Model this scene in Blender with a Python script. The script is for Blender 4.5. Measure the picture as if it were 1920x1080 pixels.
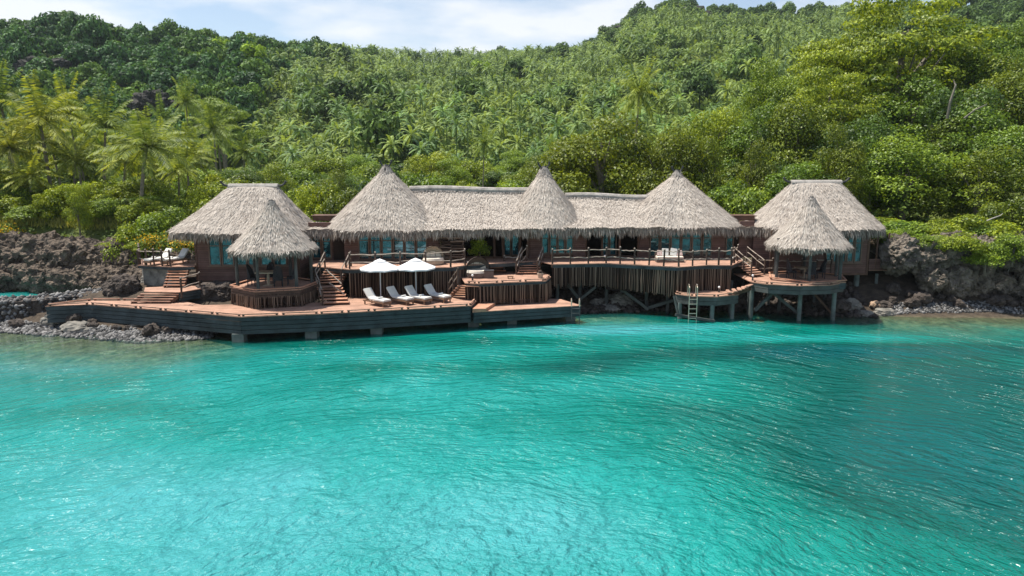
import bpy, math, random
import numpy as np
from mathutils import Vector, Matrix, noise as mnoise
from math import sin, cos, pi, radians, sqrt, atan2, exp

for o in list(bpy.data.objects): bpy.data.objects.remove(o)
SC = bpy.context.scene
COL = SC.collection
rnd = random.Random(7)
rng = np.random.default_rng(11)

# ------------------------------------------------------------------ camera, sky, sun, exposure
FPX, CAMZ, HOR = 1400.0, 11.0, 300.0
TH = math.atan((540 - HOR) / FPX)
cam = bpy.data.objects.new('camera', bpy.data.cameras.new('camera'))
COL.objects.link(cam); SC.camera = cam
cam.location = (0, 0, CAMZ)
cam.rotation_euler = (pi / 2 - TH, 0, 0)
cam.data.sensor_width = 36; cam.data.lens = FPX / 1920 * 36
cam.data.clip_end = 4000; cam.data.clip_start = 0.5

SUN_EL, SUN_AZ = radians(66), atan2(-0.85, 0.30)
S = Vector((sin(SUN_AZ) * cos(SUN_EL), cos(SUN_AZ) * cos(SUN_EL), sin(SUN_EL)))
W = bpy.data.worlds.new('World'); SC.world = W; W.use_nodes = True
nt = W.node_tree; nt.nodes.clear()
def N(nt, t, **kw):
    n = nt.nodes.new(t)
    for k, v in kw.items():
        if k.startswith('i_'):
            key = k[2:]
            n.inputs[int(key) if key.isdigit() else key.replace('_', ' ')].default_value = v
        else: setattr(n, k, v)
    return n
out = N(nt, 'ShaderNodeOutputWorld'); bg = N(nt, 'ShaderNodeBackground')
sky = N(nt, 'ShaderNodeTexSky'); sky.sky_type = 'NISHITA'; sky.sun_disc = False
sky.sun_elevation = SUN_EL; sky.sun_rotation = SUN_AZ; sky.air_density = 1.0; sky.dust_density = 0.6; sky.ozone_density = 1.5
tc = N(nt, 'ShaderNodeTexCoord')
mp = N(nt, 'ShaderNodeMapping'); mp.inputs['Scale'].default_value = (1.6, 1.6, 5.5); mp.inputs['Location'].default_value = (0.35, 0.2, 0.1)
cn = N(nt, 'ShaderNodeTexNoise', i_Scale=2.3, i_Detail=7.0, i_Roughness=0.52)
cr = N(nt, 'ShaderNodeValToRGB'); cr.color_ramp.elements[0].position = 0.46; cr.color_ramp.elements[1].position = 0.62
cr.color_ramp.elements[0].color = (0.16, 0.16, 0.16, 1); cr.color_ramp.elements[1].color = (1, 1, 1, 1)
mx = N(nt, 'ShaderNodeMix', data_type='RGBA'); mx.inputs[7].default_value = (6.8, 7.0, 7.3, 1)
L = nt.links.new
L(tc.outputs['Generated'], mp.inputs[0]); L(mp.outputs[0], cn.inputs['Vector']); L(cn.outputs['Fac'], cr.inputs[0])
sz = N(nt, 'ShaderNodeSeparateXYZ'); L(tc.outputs['Generated'], sz.inputs[0])
vr = N(nt, 'ShaderNodeMapRange'); vr.inputs['From Min'].default_value = 0.1; vr.inputs['From Max'].default_value = 0.65; vr.inputs['To Min'].default_value = 1.0; vr.inputs['To Max'].default_value = 0.22
L(sz.outputs['Z'], vr.inputs['Value']); vm = N(nt, 'ShaderNodeMath', operation='MULTIPLY'); L(cr.outputs[0], vm.inputs[0]); L(vr.outputs[0], vm.inputs[1])
L(vm.outputs[0], mx.inputs[0]); L(sky.outputs[0], mx.inputs[6]); L(mx.outputs[2], bg.inputs['Color'])
bg.inputs['Strength'].default_value = 0.095
L(bg.outputs[0], out.inputs['Surface'])

sun = bpy.data.objects.new('sun', bpy.data.lights.new('sun', 'SUN')); COL.objects.link(sun)
sun.data.energy = 5.0; sun.data.angle = radians(0.53); sun.data.color = (1.0, 0.95, 0.86)
sun.rotation_euler = S.to_track_quat('Z', 'Y').to_euler(); sun.location = S * 200
SC.view_settings.view_transform = 'Standard'; SC.view_settings.look = 'None'
SC.view_settings.exposure = 0.62; SC.view_settings.gamma = 1.0
try: SC.view_settings.use_curve_mapping = False
except Exception: pass
SC.render.engine = 'CYCLES'
SC.cycles.max_bounces = 5; SC.cycles.diffuse_bounces = 2; SC.cycles.glossy_bounces = 2
SC.cycles.transmission_bounces = 2; SC.cycles.transparent_max_bounces = 8; SC.cycles.volume_bounces = 0
SC.cycles.use_denoising = True; SC.cycles.sample_clamp_direct = 3.0; SC.cycles.sample_clamp_indirect = 3.0

# ------------------------------------------------------------------ measuring helpers (photo bearings -> real places)
CT, ST = cos(TH), sin(TH)
def at(px, py, Y):
    a = (px - 960) / FPX; b = (540 - py) / FPX
    t = Y / (CT + b * ST)
    return Vector((a * t, Y, CAMZ + t * (-ST + b * CT)))
def atz(px, py, z):
    a = (px - 960) / FPX; b = (540 - py) / FPX
    t = (z - CAMZ) / (-ST + b * CT)
    return Vector((a * t, t * (CT + b * ST), z))
def xy(px, py, z):
    p = atz(px, py, z); return (p.x, p.y)

# ------------------------------------------------------------------ materials
def mat(name, base, rough=0.8, var=0.25, scale=3.0, bump=0.0, bscale=20.0, bdist=0.05, spec=0.3, metal=0.0, build=None):
    m = bpy.data.materials.new(name); m.use_nodes = True
    t = m.node_tree; b = t.nodes['Principled BSDF']
    b.inputs['Roughness'].default_value = rough; b.inputs['Metallic'].default_value = metal
    b.inputs['Specular IOR Level'].default_value = spec
    co = N(t, 'ShaderNodeTexCoord')
    n = N(t, 'ShaderNodeTexNoise', i_Scale=scale, i_Detail=5.0, i_Roughness=0.6)
    t.links.new(co.outputs['Object'], n.inputs['Vector'])
    r = N(t, 'ShaderNodeMapRange'); r.inputs['From Min'].default_value = 0.3; r.inputs['From Max'].default_value = 0.7
    r.inputs['To Min'].default_value = 1 - var; r.inputs['To Max'].default_value = 1 + var
    t.links.new(n.outputs['Fac'], r.inputs['Value'])
    v = N(t, 'ShaderNodeVectorMath', operation='SCALE'); v.inputs[0].default_value = base[:3]
    t.links.new(r.outputs[0], v.inputs['Scale'])
    t.links.new(v.outputs[0], b.inputs['Base Color'])
    if bump:
        n2 = N(t, 'ShaderNodeTexNoise', i_Scale=bscale, i_Detail=4.0)
        t.links.new(co.outputs['Object'], n2.inputs['Vector'])
        bp = N(t, 'ShaderNodeBump', i_Strength=bump, i_Distance=bdist)
        t.links.new(n2.outputs['Fac'], bp.inputs['Height']); t.links.new(bp.outputs[0], b.inputs['Normal'])
    if build: build(t, b, co, v)
    return m

def stripes(axis, period, depth, dark=0.55, axis_noise=None):
    """board joints: a saw profile along one axis, as bump and as a darker joint line"""
    def f(t, b, co, v):
        s = N(t, 'ShaderNodeSeparateXYZ'); t.links.new(co.outputs['Object'], s.inputs[0])
        d = N(t, 'ShaderNodeMath', operation='DIVIDE'); d.inputs[1].default_value = period
        t.links.new(s.outputs[axis], d.inputs[0])
        fr = N(t, 'ShaderNodeMath', operation='FRACT'); t.links.new(d.outputs[0], fr.inputs[0])
        fl = N(t, 'ShaderNodeMath', operation='FLOOR'); t.links.new(d.outputs[0], fl.inputs[0])
        wn = N(t, 'ShaderNodeTexWhiteNoise'); wn.noise_dimensions = '1D'; t.links.new(fl.outputs[0], wn.inputs['W'])
        gt = N(t, 'ShaderNodeMath', operation='GREATER_THAN'); gt.inputs[1].default_value = 0.88
        t.links.new(fr.outputs[0], gt.inputs[0])
        mr = N(t, 'ShaderNodeMapRange'); mr.inputs['To Min'].default_value = 1.0; mr.inputs['To Max'].default_value = dark
        t.links.new(gt.outputs[0], mr.inputs['Value'])
        wr = N(t, 'ShaderNodeMapRange'); wr.inputs['To Min'].default_value = 0.82; wr.inputs['To Max'].default_value = 1.14
        t.links.new(wn.outputs['Value'], wr.inputs['Value'])
        m1 = N(t, 'ShaderNodeMath', operation='MULTIPLY'); t.links.new(mr.outputs[0], m1.inputs[0]); t.links.new(wr.outputs[0], m1.inputs[1])
        v2 = N(t, 'ShaderNodeVectorMath', operation='SCALE'); t.links.new(v.outputs[0], v2.inputs[0]); t.links.new(m1.outputs[0], v2.inputs['Scale'])
        t.links.new(v2.outputs[0], b.inputs['Base Color'])
        bp = N(t, 'ShaderNodeBump', i_Strength=0.8, i_Distance=depth); bp.invert = True
        t.links.new(fr.outputs[0], bp.inputs['Height']); t.links.new(bp.outputs[0], b.inputs['Normal'])
    return f

def tinted(name, dark, light, rough=0.9, transl=0.0, attr='tint', objcol=False, gloss=0.2):
    """colour runs dark..light with the per-blade tint stored on the mesh; plants also take their own hue"""
    m = bpy.data.materials.new(name); m.use_nodes = True
    t = m.node_tree; b = t.nodes['Principled BSDF']; b.inputs['Roughness'].default_value = rough
    b.inputs['Specular IOR Level'].default_value = gloss
    a = N(t, 'ShaderNodeAttribute', attribute_name=attr)
    x = N(t, 'ShaderNodeMix', data_type='RGBA'); x.inputs[6].default_value = (*dark, 1); x.inputs[7].default_value = (*light, 1)
    t.links.new(a.outputs['Fac'], x.inputs[0]); c = x.outputs[2]
    if objcol:
        oi = N(t, 'ShaderNodeObjectInfo')
        y = N(t, 'ShaderNodeMix', data_type='RGBA', blend_type='MULTIPLY'); y.inputs[0].default_value = 1
        t.links.new(c, y.inputs[6]); t.links.new(oi.outputs['Color'], y.inputs[7]); c = y.outputs[2]
    t.links.new(c, b.inputs['Base Color'])
    if transl:
        o = t.nodes['Material Output']; tr = N(t, 'ShaderNodeBsdfTranslucent')
        br = N(t, 'ShaderNodeVectorMath', operation='MULTIPLY'); br.inputs[1].default_value = (1.5, 1.35, 0.6)
        t.links.new(c, br.inputs[0]); t.links.new(br.outputs[0], tr.inputs[0])
        ms = N(t, 'ShaderNodeMixShader'); ms.inputs[0].default_value = transl
        t.links.new(b.outputs[0], ms.inputs[1]); t.links.new(tr.outputs[0], ms.inputs[2]); t.links.new(ms.outputs[0], o.inputs[0])
    return m

M = {}
M['deck'] = mat('deck_wood', (0.40, 0.235, 0.165), 0.8, 0.26, 1.3, build=stripes('Y', 0.145, 0.01, 0.6))
M['tread'] = mat('tread_wood', (0.42, 0.22, 0.14), 0.75, 0.3, 2.0)
M['fascia'] = mat('painted_fascia', (0.040, 0.052, 0.056), 0.7, 0.5, 1.2, bump=0.2)
M['beam'] = mat('grey_beam', (0.075, 0.078, 0.073), 0.8, 0.35, 1.6, bump=0.3)
M['concrete'] = mat('concrete_pile', (0.13, 0.15, 0.14), 0.9, 0.35, 1.5, bump=0.4)
M['siding'] = mat('wall_siding', (0.145, 0.080, 0.064), 0.7, 0.25, 1.5, build=stripes('Z', 0.16, 0.02, 0.45))
M['brown'] = mat('brown_timber', (0.11, 0.06, 0.04), 0.7, 0.3, 2.0, bump=0.2)
M['frame'] = mat('window_frame_timber', (0.16, 0.105, 0.075), 0.6, 0.2, 2.0)
M['glass'] = mat('window_glass', (0.025, 0.10, 0.125), 0.04, 1.0, 1.7, spec=1.0, metal=0.5)
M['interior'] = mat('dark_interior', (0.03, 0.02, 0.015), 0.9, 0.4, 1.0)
M['log'] = mat('weathered_log', (0.33, 0.27, 0.22), 0.85, 0.35, 3.0, bump=0.4)
M['logdark'] = mat('dark_log', (0.075, 0.05, 0.038), 0.85, 0.4, 3.0, bump=0.4)
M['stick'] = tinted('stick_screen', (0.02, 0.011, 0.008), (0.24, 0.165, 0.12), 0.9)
M['thatch'] = tinted('thatch', (0.19, 0.155, 0.13), (0.63, 0.57, 0.50), 0.95)
M['thatch_sheet'] = mat('thatch_bed', (0.38, 0.345, 0.31), 0.95, 0.35, 2.2, bump=0.8, bscale=14)
M['fringe'] = tinted('thatch_fringe', (0.11, 0.085, 0.07), (0.50, 0.43, 0.36), 0.95)
M['ridge'] = tinted('ridge_thatch', (0.17, 0.15, 0.135), (0.42, 0.375, 0.335), 0.95)
M['finial'] = mat('finial_wood', (0.05, 0.05, 0.05), 0.7, 0.3, 4)
M['canvas'] = mat('white_canvas', (0.68, 0.69, 0.70), 0.8, 0.04, 2)
M['cushion'] = mat('white_cushion', (0.62, 0.60, 0.56), 0.9, 0.06, 3)
M['cream'] = mat('cream_cushion', (0.72, 0.65, 0.54), 0.9, 0.08, 3)
M['towel'] = mat('white_towel', (0.66, 0.64, 0.61), 0.95, 0.05, 8)
M['pink'] = mat('patterned_cushion', (0.45, 0.33, 0.30), 0.95, 0.5, 9)
M['teak'] = mat('teak_frame', (0.20, 0.12, 0.075), 0.7, 0.25, 4)
M['wicker'] = mat('dark_wicker', (0.035, 0.032, 0.035), 0.8, 0.5, 14, bump=0.5, bscale=40)
M['wickerbrown'] = mat('brown_wicker', (0.13, 0.10, 0.085), 0.8, 0.4, 14, bump=0.5, bscale=40)
M['wickerpale'] = mat('pale_wicker', (0.42, 0.34, 0.26), 0.8, 0.3, 14, bump=0.5, bscale=40)
M['tabletop'] = mat('pale_table_wood', (0.42, 0.33, 0.24), 0.6, 0.2, 4)
M['metal'] = mat('ladder_steel', (0.62, 0.52, 0.42), 0.3, 0.1, 5, metal=0.7, spec=0.5)
M['white'] = mat('white_lamp_glass', (0.8, 0.8, 0.78), 0.3, 0.02, 5)
M['rock'] = mat('grey_brown_rock', (0.125, 0.097, 0.073), 0.95, 0.75, 1.3, bump=1.0, bscale=4, bdist=0.4)
M['rockgrey'] = mat('grey_boulder_rock', (0.20, 0.185, 0.16), 0.95, 0.5, 2.0, bump=0.8, bscale=6)
M['rocktan'] = mat('tan_boulder_rock', (0.36, 0.25, 0.17), 0.95, 0.35, 2.0, bump=0.6, bscale=6)
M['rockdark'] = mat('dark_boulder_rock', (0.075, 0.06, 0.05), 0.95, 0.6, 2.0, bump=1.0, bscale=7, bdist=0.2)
M['cliff'] = mat('cliff_limestone', (0.15, 0.125, 0.10), 0.95, 0.8, 1.3, bump=1.0, bscale=3.5, bdist=0.45)
M['hillcliff'] = mat('distant_cliff_rock', (0.05, 0.047, 0.040), 0.95, 0.5, 0.12, bump=1.0, bscale=1)
M['pebble'] = tinted('pebbles', (0.035, 0.035, 0.035), (0.27, 0.26, 0.25), 0.85)
M['leaf'] = tinted('leaves', (0.028, 0.062, 0.009), (0.215, 0.31, 0.038), 0.5, 0.3, objcol=True, gloss=0.35)
M['farleaf'] = tinted('canopy_leaves', (0.025, 0.06, 0.014), (0.17, 0.27, 0.055), 0.6, 0.22, objcol=True)
M['palmleaf'] = tinted('palm_leaflets', (0.035, 0.08, 0.015), (0.31, 0.38, 0.085), 0.6, 0.35, objcol=True, gloss=0.25)
M['farpalm'] = tinted('plantation_palm_leaflets', (0.018, 0.055, 0.018), (0.29, 0.40, 0.13), 0.6, 0.25, objcol=True, gloss=0.25)
M['scrub'] = tinted('scrub_leaves', (0.075, 0.125, 0.02), (0.22, 0.30, 0.06), 0.6, 0.3)
M['grass'] = tinted('meadow_grass', (0.13, 0.16, 0.03), (0.38, 0.36, 0.09), 0.7, 0.3)
M['flower'] = tinted('yellow_flowers', (0.55, 0.30, 0.01), (0.85, 0.55, 0.03), 0.7, 0.2)
M['bark'] = mat('grey_bark', (0.17, 0.15, 0.12), 0.9, 0.35, 4, bump=0.5)
M['palmbark'] = mat('palm_bark', (0.21, 0.18, 0.14), 0.9, 0.3, 5, bump=0.4)
M['deadwood'] = mat('bleached_wood', (0.36, 0.33, 0.29), 0.9, 0.2, 4)

# ------------------------------------------------------------------ object helpers
ORG = {}
def tagp(o, label=None, cat=None, group=None, kind=None):
    if label: o['label'] = label
    if cat: o['category'] = cat
    if group: o['group'] = group
    if kind: o['kind'] = kind
    return o
def thing(name, loc, label, cat, group=None):
    o = bpy.data.objects.new(name, None); COL.objects.link(o); o.location = loc
    o.empty_display_size = 0.3; ORG[o] = Vector(loc)
    return tagp(o, label, cat, group)
class MB:
    """collects shapes in world metres; build() links them as one mesh object"""
    def __init__(s): s.v = []; s.f = []; s.t = []
    def add(s, vs, fs, tint=0.5):
        n = len(s.v); s.v.extend([tuple(p) for p in vs]); s.f.extend([tuple(i + n for i in f) for f in fs]); s.t.extend([tint] * len(fs)); return s
    def box(s, lo, hi, tint=0.5):
        x0, y0, z0 = lo; x1, y1, z1 = hi
        return s.add([(x0,y0,z0),(x1,y0,z0),(x1,y1,z0),(x0,y1,z0),(x0,y0,z1),(x1,y0,z1),(x1,y1,z1),(x0,y1,z1)],
              [(0,3,2,1),(4,5,6,7),(0,1,5,4),(1,2,6,5),(2,3,7,6),(3,0,4,7)], tint)
    def beam(s, a, b, w, h, up=(0,0,1), tint=0.5):
        a = Vector(a); b = Vector(b); d = (b - a).normalized(); u = Vector(up)
        r = d.cross(u)
        if r.length < 1e-3: r = d.cross(Vector((0,1,0)))
        r.normalize(); u = r.cross(d)
        vs = []
        for p in (a, b):
            for i, j in ((-1,-1),(1,-1),(1,1),(-1,1)): vs.append(p + r * (w/2*i) + u * (h/2*j))
        return s.add(vs, [(0,1,2,3),(7,6,5,4),(0,4,5,1),(1,5,6,2),(2,6,7,3),(3,7,4,0)], tint)
    def tube(s, pts, rad, n=7, cap=True, tint=0.5):
        pts = [Vector(p) for p in pts]; vs = []; fs = []
        if not hasattr(rad, '__len__'): rad = [rad] * len(pts)
        for k, p in enumerate(pts):
            d = (pts[min(k+1, len(pts)-1)] - pts[max(k-1, 0)]).normalized()
            r = d.cross(Vector((0.13, 0.2, 1)) if abs(d.z) < 0.9 else Vector((0, 1, 0.1))).normalized(); u = r.cross(d)
            for i in range(n):
                a = 2 * pi * i / n; vs.append(p + (r * cos(a) + u * sin(a)) * rad[k])
        for k in range(len(pts) - 1):
            for i in range(n):
                j = (i + 1) % n; fs.append((k*n+i, k*n+j, (k+1)*n+j, (k+1)*n+i))
        if cap: fs.append(tuple(range(n))[::-1]); fs.append(tuple((len(pts)-1)*n + i for i in range(n)))
        return s.add(vs, fs, tint)
    def log(s, a, b, r, wob=0.03, n=6, seg=5, tint=0.5):
        a = Vector(a); b = Vector(b); pts = []
        for k in range(seg + 1):
            p = a.lerp(b, k / seg)
            if 0 < k < seg: p = p + Vector((rnd.uniform(-1,1), rnd.uniform(-1,1), rnd.uniform(-1,1))) * wob
            pts.append(p)
        return s.tube(pts, [r * rnd.uniform(0.85, 1.15) for _ in pts], n, True, tint)
    def prism(s, poly, z0, z1, tint=0.5):
        n = len(poly); vs = [(p[0], p[1], z0) for p in poly] + [(p[0], p[1], z1) for p in poly]
        area = sum(poly[i][0]*poly[(i+1)%n][1] - poly[(i+1)%n][0]*poly[i][1] for i in range(n))
        if area < 0: vs = vs[:n][::-1] + vs[n:][::-1]
        return s.add(vs, [tuple(range(n))[::-1], tuple(range(n, 2*n))] + [(i, (i+1)%n, n+(i+1)%n, n+i) for i in range(n)], tint)
    def ball(s, c, r, n=8, m=5, sc=(1,1,1), tint=0.5):
        vs = []; fs = []
        for j in range(m + 1):
            ph = pi * j / m
            for i in range(n):
                a = 2*pi*i/n; vs.append((c[0]+r*sc[0]*sin(ph)*cos(a), c[1]+r*sc[1]*sin(ph)*sin(a), c[2]+r*sc[2]*cos(ph)))
        for j in range(m):
            for i in range(n):
                k = (i+1) % n; fs.append((j*n+i, (j+1)*n+i, (j+1)*n+k, j*n+k))
        return s.add(vs, fs, tint)
    def build(s, name, m, parent=None, loc=None, smooth=False):
        o0 = ORG[parent] if parent else Vector(loc or (0,0,0))
        me = bpy.data.meshes.new(name)
        me.from_pydata([(p[0]-o0.x, p[1]-o0.y, p[2]-o0.z) for p in s.v], [], s.f)
        at_ = me.attributes.new('tint', 'FLOAT', 'FACE'); at_.data.foreach_set('value', s.t)
        me.materials.append(m if not isinstance(m, str) else M[m]); me.update()
        if smooth: me.shade_smooth()
        o = bpy.data.objects.new(name, me); COL.objects.link(o)
        if parent: o.parent = parent; ORG[o] = o0
        else: o.location = o0; ORG[o] = o0
        return o
def quads(name, V, T, m, parent=None, loc=(0,0,0), smooth=False):
    """V: (n,4,3) array of world corners; T: n tints"""
    o0 = np.array(ORG[parent] if parent else loc, float)
    n = len(V); me = bpy.data.meshes.new(name)
    me.vertices.add(n*4); me.vertices.foreach_set('co', (V.reshape(-1,3) - o0).astype(np.float32).ravel())
    me.loops.add(n*4); me.loops.foreach_set('vertex_index', np.arange(n*4, dtype=np.int32))
    me.polygons.add(n); me.polygons.foreach_set('loop_start', np.arange(0, n*4, 4, dtype=np.int32))
    a = me.attributes.new('tint', 'FLOAT', 'FACE'); a.data.foreach_set('value', T.astype(np.float32))
    me.materials.append(M[m] if isinstance(m, str) else m); me.update(calc_edges=True)
    o = bpy.data.objects.new(name, me); COL.objects.link(o)
    if parent: o.parent = parent; ORG[o] = ORG[parent]
    else: o.location = loc; ORG[o] = Vector(loc)
    return o
def copy_tree(root, loc, rz=0, scale=None, label=None, color=None, group=None, cat=None):
    r = root.copy(); COL.objects.link(r); r.location = loc; r.rotation_euler = (0, 0, rz)
    if scale: r.scale = scale
    if label: r['label'] = label
    if group: r['group'] = group
    if cat: r['category'] = cat
    if color: r.color = (*color, 1)
    for ch in list(root.children):
        c = ch.copy(); COL.objects.link(c); c.parent = r
        if color: c.color = (*color, 1)
        for g in list(ch.children):
            d = g.copy(); COL.objects.link(d); d.parent = c
            if color: d.color = (*color, 1)
    return r
def unit(v):
    return v / (np.linalg.norm(v, axis=-1, keepdims=True) + 1e-9)
def blades(P, D, Nn, ln, wd):
    """rhombus leaves: base P, direction D (unit), normal Nn"""
    R = unit(np.cross(D, Nn)); ln = ln[:, None]; wd = wd[:, None]
    return np.stack([P, P + D*ln*0.45 + R*wd*0.5, P + D*ln, P + D*ln*0.45 - R*wd*0.5], axis=1)

# ------------------------------------------------------------------ ground
SHORE = [(-90,52),(-60,50.5),(-34,48.6),(-29,47.4),(-23,45.8),(-19,46.6),(-15,49),(-8,51.5),(0,53.5),(6,54.6),(14,55.5),(19,54.6),(23,53.2),(28,53.0),(34,53.2),(44,52),(90,48)]
SX, SY = zip(*SHORE)
# ridge: photo column -> skyline row and distance
RP = [-700, -200, 0, 60, 180, 300, 400, 500, 560, 640, 700, 800, 960, 1060, 1110, 1180, 1250, 1340, 1450, 1560, 1700, 1850, 1960, 2200, 2700]
RR = [110, 92, 88, 76, 70, 82, 90, 98, 116, 114, 118, 122, 116, 112, 92, 44, 26, 32, 40, 36, 24, 8, 4, 30, 80]
RD = [300, 300, 300, 300, 300, 310, 320, 330, 350, 400, 460, 520, 560, 560, 540, 520, 520, 520, 520, 500, 480, 460, 440, 430, 430]
def np_noise(x, y, s, seed=0):
    return (np.sin(x/s*1.7+seed)+np.sin(y/s*1.3+seed*2.1+x/s*0.6)+np.sin((x+y)/s*2.3+seed*0.7)*0.6+np.sin((x*0.6-y)/s*3.1+seed)*0.4)/3.0
def ground(X, Y):
    X = np.asarray(X, float); Y = np.asarray(Y, float)
    ys = np.interp(X, SX, SY); d = Y - ys
    slope = np.interp(X, [-60,-20,-8,20,30,60], [0.055,0.075,0.13,0.13,0.10,0.10])
    near = np.where(d < 0, d*slope, np.minimum(d*0.34, 2.2 + d*0.03))
    near = np.maximum(near, -6)
    base = np.interp(Y, [0, 56, 65, 72, 95, 130, 160], [0, 0.2, 1.9, 2.9, 4.2, 5.5, 6.5])
    near = np.where(Y > 56, np.maximum(near, base), near)
    near = near + np.where(Y > 60, 0.5*np_noise(X, Y, 6), 0.08*np_noise(X, Y, 1.5))
    px = 960 + X/np.maximum(Y, 1)*FPX*0.99
    rd = np.interp(px, RP, RD); rr = np.interp(px, RP, RR)
    b = (540-rr)/FPX; zr = CAMZ + rd*(-ST+b*CT)/(CT+b*ST)
    y0 = np.interp(px, [0, 450, 700, 1300, 1900], [170, 170, 150, 150, 130])
    s = np.clip((Y-y0)/(rd-y0), 0, 1.0)
    k = np.interp(px, [0, 450, 600, 2000], [1.0, 1.0, 0.95, 0.95])
    prof = s**k
    lump = np_noise(X, Y, 22, 1)*3.0*np.clip(s*4, 0, 1)*np.clip((1-s)*4, 0, 1)
    z = near*(1-np.clip(s*6,0,1)) + 0
    z = np.where(s > 0, near + (zr-near)*prof + lump, near)
    over = np.clip(Y-rd, 0, None); z = z - over*0.35
    # left plateau of lava rock
    pl = np.exp(-(((X+45)/20)**4) - (((Y-72)/6.8)**4)); z = z + pl*3.0
    # right knoll
    kn = 17*np.exp(-(((X-70)/34)**2) - (((Y-118)/38)**2)) * np.clip((Y-60)/18, 0, 1)
    kn = kn + 3.0*np.exp(-(((X-34)/9)**2) - (((Y-64)/7)**2))
    z = z + kn
    # lagoon behind the stone breakwater
    lg = np.exp(-(((X+44)/15)**4) - (((Y-59.0)/5.2)**4)); z = z*(1-lg) + lg*(-0.8)
    return z
def gz(x, y): return float(ground(x, y))

def sheet(name, ys, us, zf, m, spread, attrs=None, smooth=True):
    ys = np.asarray(ys); us = np.asarray(us)
    Yg, Ug = np.meshgrid(ys, us, indexing='ij'); Xg = Ug * spread(Yg)
    Zg = zf(Xg, Yg); ny, nx = Yg.shape
    V = np.stack([Xg, Yg, Zg], -1).reshape(-1, 3)
    i = np.arange(ny-1)[:, None]*nx + np.arange(nx-1)[None]; F = np.stack([i, i+1, i+nx+1, i+nx], -1).reshape(-1, 4)
    me = bpy.data.meshes.new(name); me.vertices.add(len(V)); me.vertices.foreach_set('co', V.astype(np.float32).ravel())
    me.loops.add(F.size); me.loops.foreach_set('vertex_index', F.astype(np.int32).ravel())
    me.polygons.add(len(F)); me.polygons.foreach_set('loop_start', np.arange(0, F.size, 4, dtype=np.int32))
    if attrs:
        for k, f in attrs.items():
            a = me.attributes.new(k, 'FLOAT', 'POINT'); a.data.foreach_set('value', f(Xg, Yg).astype(np.float32).ravel())
    me.materials.append(m); me.update(calc_edges=True)
    if smooth: me.shade_smooth()
    o = bpy.data.objects.new(name, me); COL.objects.link(o); o['kind'] = 'structure'
    return o

def ground_mat():
    m = bpy.data.materials.new('ground'); m.use_nodes = True; t = m.node_tree; b = t.nodes['Principled BSDF']
    b.inputs['Roughness'].default_value = 0.95; b.inputs['Specular IOR Level'].default_value = 0.1
    co = N(t, 'ShaderNodeTexCoord'); n = N(t, 'ShaderNodeTexNoise', i_Scale=0.35, i_Detail=8.0, i_Roughness=0.7)
    t.links.new(co.outputs['Object'], n.inputs['Vector'])
    g = N(t, 'ShaderNodeValToRGB'); e = g.color_ramp.elements
    e[0].position = 0.35; e[0].color = (0.045, 0.075, 0.018, 1); e[1].position = 0.68; e[1].color = (0.17, 0.20, 0.05, 1)
    t.links.new(n.outputs['Fac'], g.inputs[0])
    r = N(t, 'ShaderNodeValToRGB'); e = r.color_ramp.elements
    e[0].position = 0.3; e[0].color = (0.045, 0.035, 0.028, 1); e[1].position = 0.75; e[1].color = (0.12, 0.095, 0.07, 1)
    n3 = N(t, 'ShaderNodeTexNoise', i_Scale=1.8, i_Detail=8.0, i_Roughness=0.7); t.links.new(co.outputs['Object'], n3.inputs['Vector'])
    t.links.new(n3.outputs['Fac'], r.inputs[0])
    s = N(t, 'ShaderNodeSeparateXYZ'); t.links.new(co.outputs['Object'], s.inputs[0])
    k = N(t, 'ShaderNodeMapRange'); k.inputs['From Min'].default_value = 63; k.inputs['From Max'].default_value = 67
    t.links.new(s.outputs['Y'], k.inputs['Value'])
    x = N(t, 'ShaderNodeMix', data_type='RGBA'); t.links.new(k.outputs[0], x.inputs[0]); t.links.new(r.outputs[0], x.inputs[6]); t.links.new(g.outputs[0], x.inputs[7])
    w = N(t, 'ShaderNodeMapRange'); w.inputs['From Min'].default_value = -0.4; w.inputs['From Max'].default_value = 0.1   # wet bed turns olive
    t.links.new(s.outputs['Z'], w.inputs['Value'])
    bed = N(t, 'ShaderNodeValToRGB'); e = bed.color_ramp.elements
    e[0].position = 0.35; e[0].color = (0.07, 0.075, 0.035, 1); e[1].position = 0.65; e[1].color = (0.34, 0.33, 0.19, 1)
    t.links.new(n3.outputs['Fac'], bed.inputs[0])
    x2 = N(t, 'ShaderNodeMix', data_type='RGBA'); t.links.new(w.outputs[0], x2.inputs[0]); t.links.new(bed.outputs[0], x2.inputs[6]); t.links.new(x.outputs[2], x2.inputs[7])
    t.links.new(x2.outputs[2], b.inputs['Base Color'])
    bp = N(t, 'ShaderNodeBump', i_Strength=0.9, i_Distance=0.25); t.links.new(n3.outputs['Fac'], bp.inputs['Height']); t.links.new(bp.outputs[0], b.inputs['Normal'])
    return m
ys = np.concatenate([np.linspace(-60, 30, 12), np.linspace(34, 80, 90), np.geomspace(81, 900, 110)])
sheet('terrain', ys, np.linspace(-1, 1, 260), ground, ground_mat(), lambda Y: np.maximum(np.abs(Y), 45)*1.15 + 12)

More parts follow.
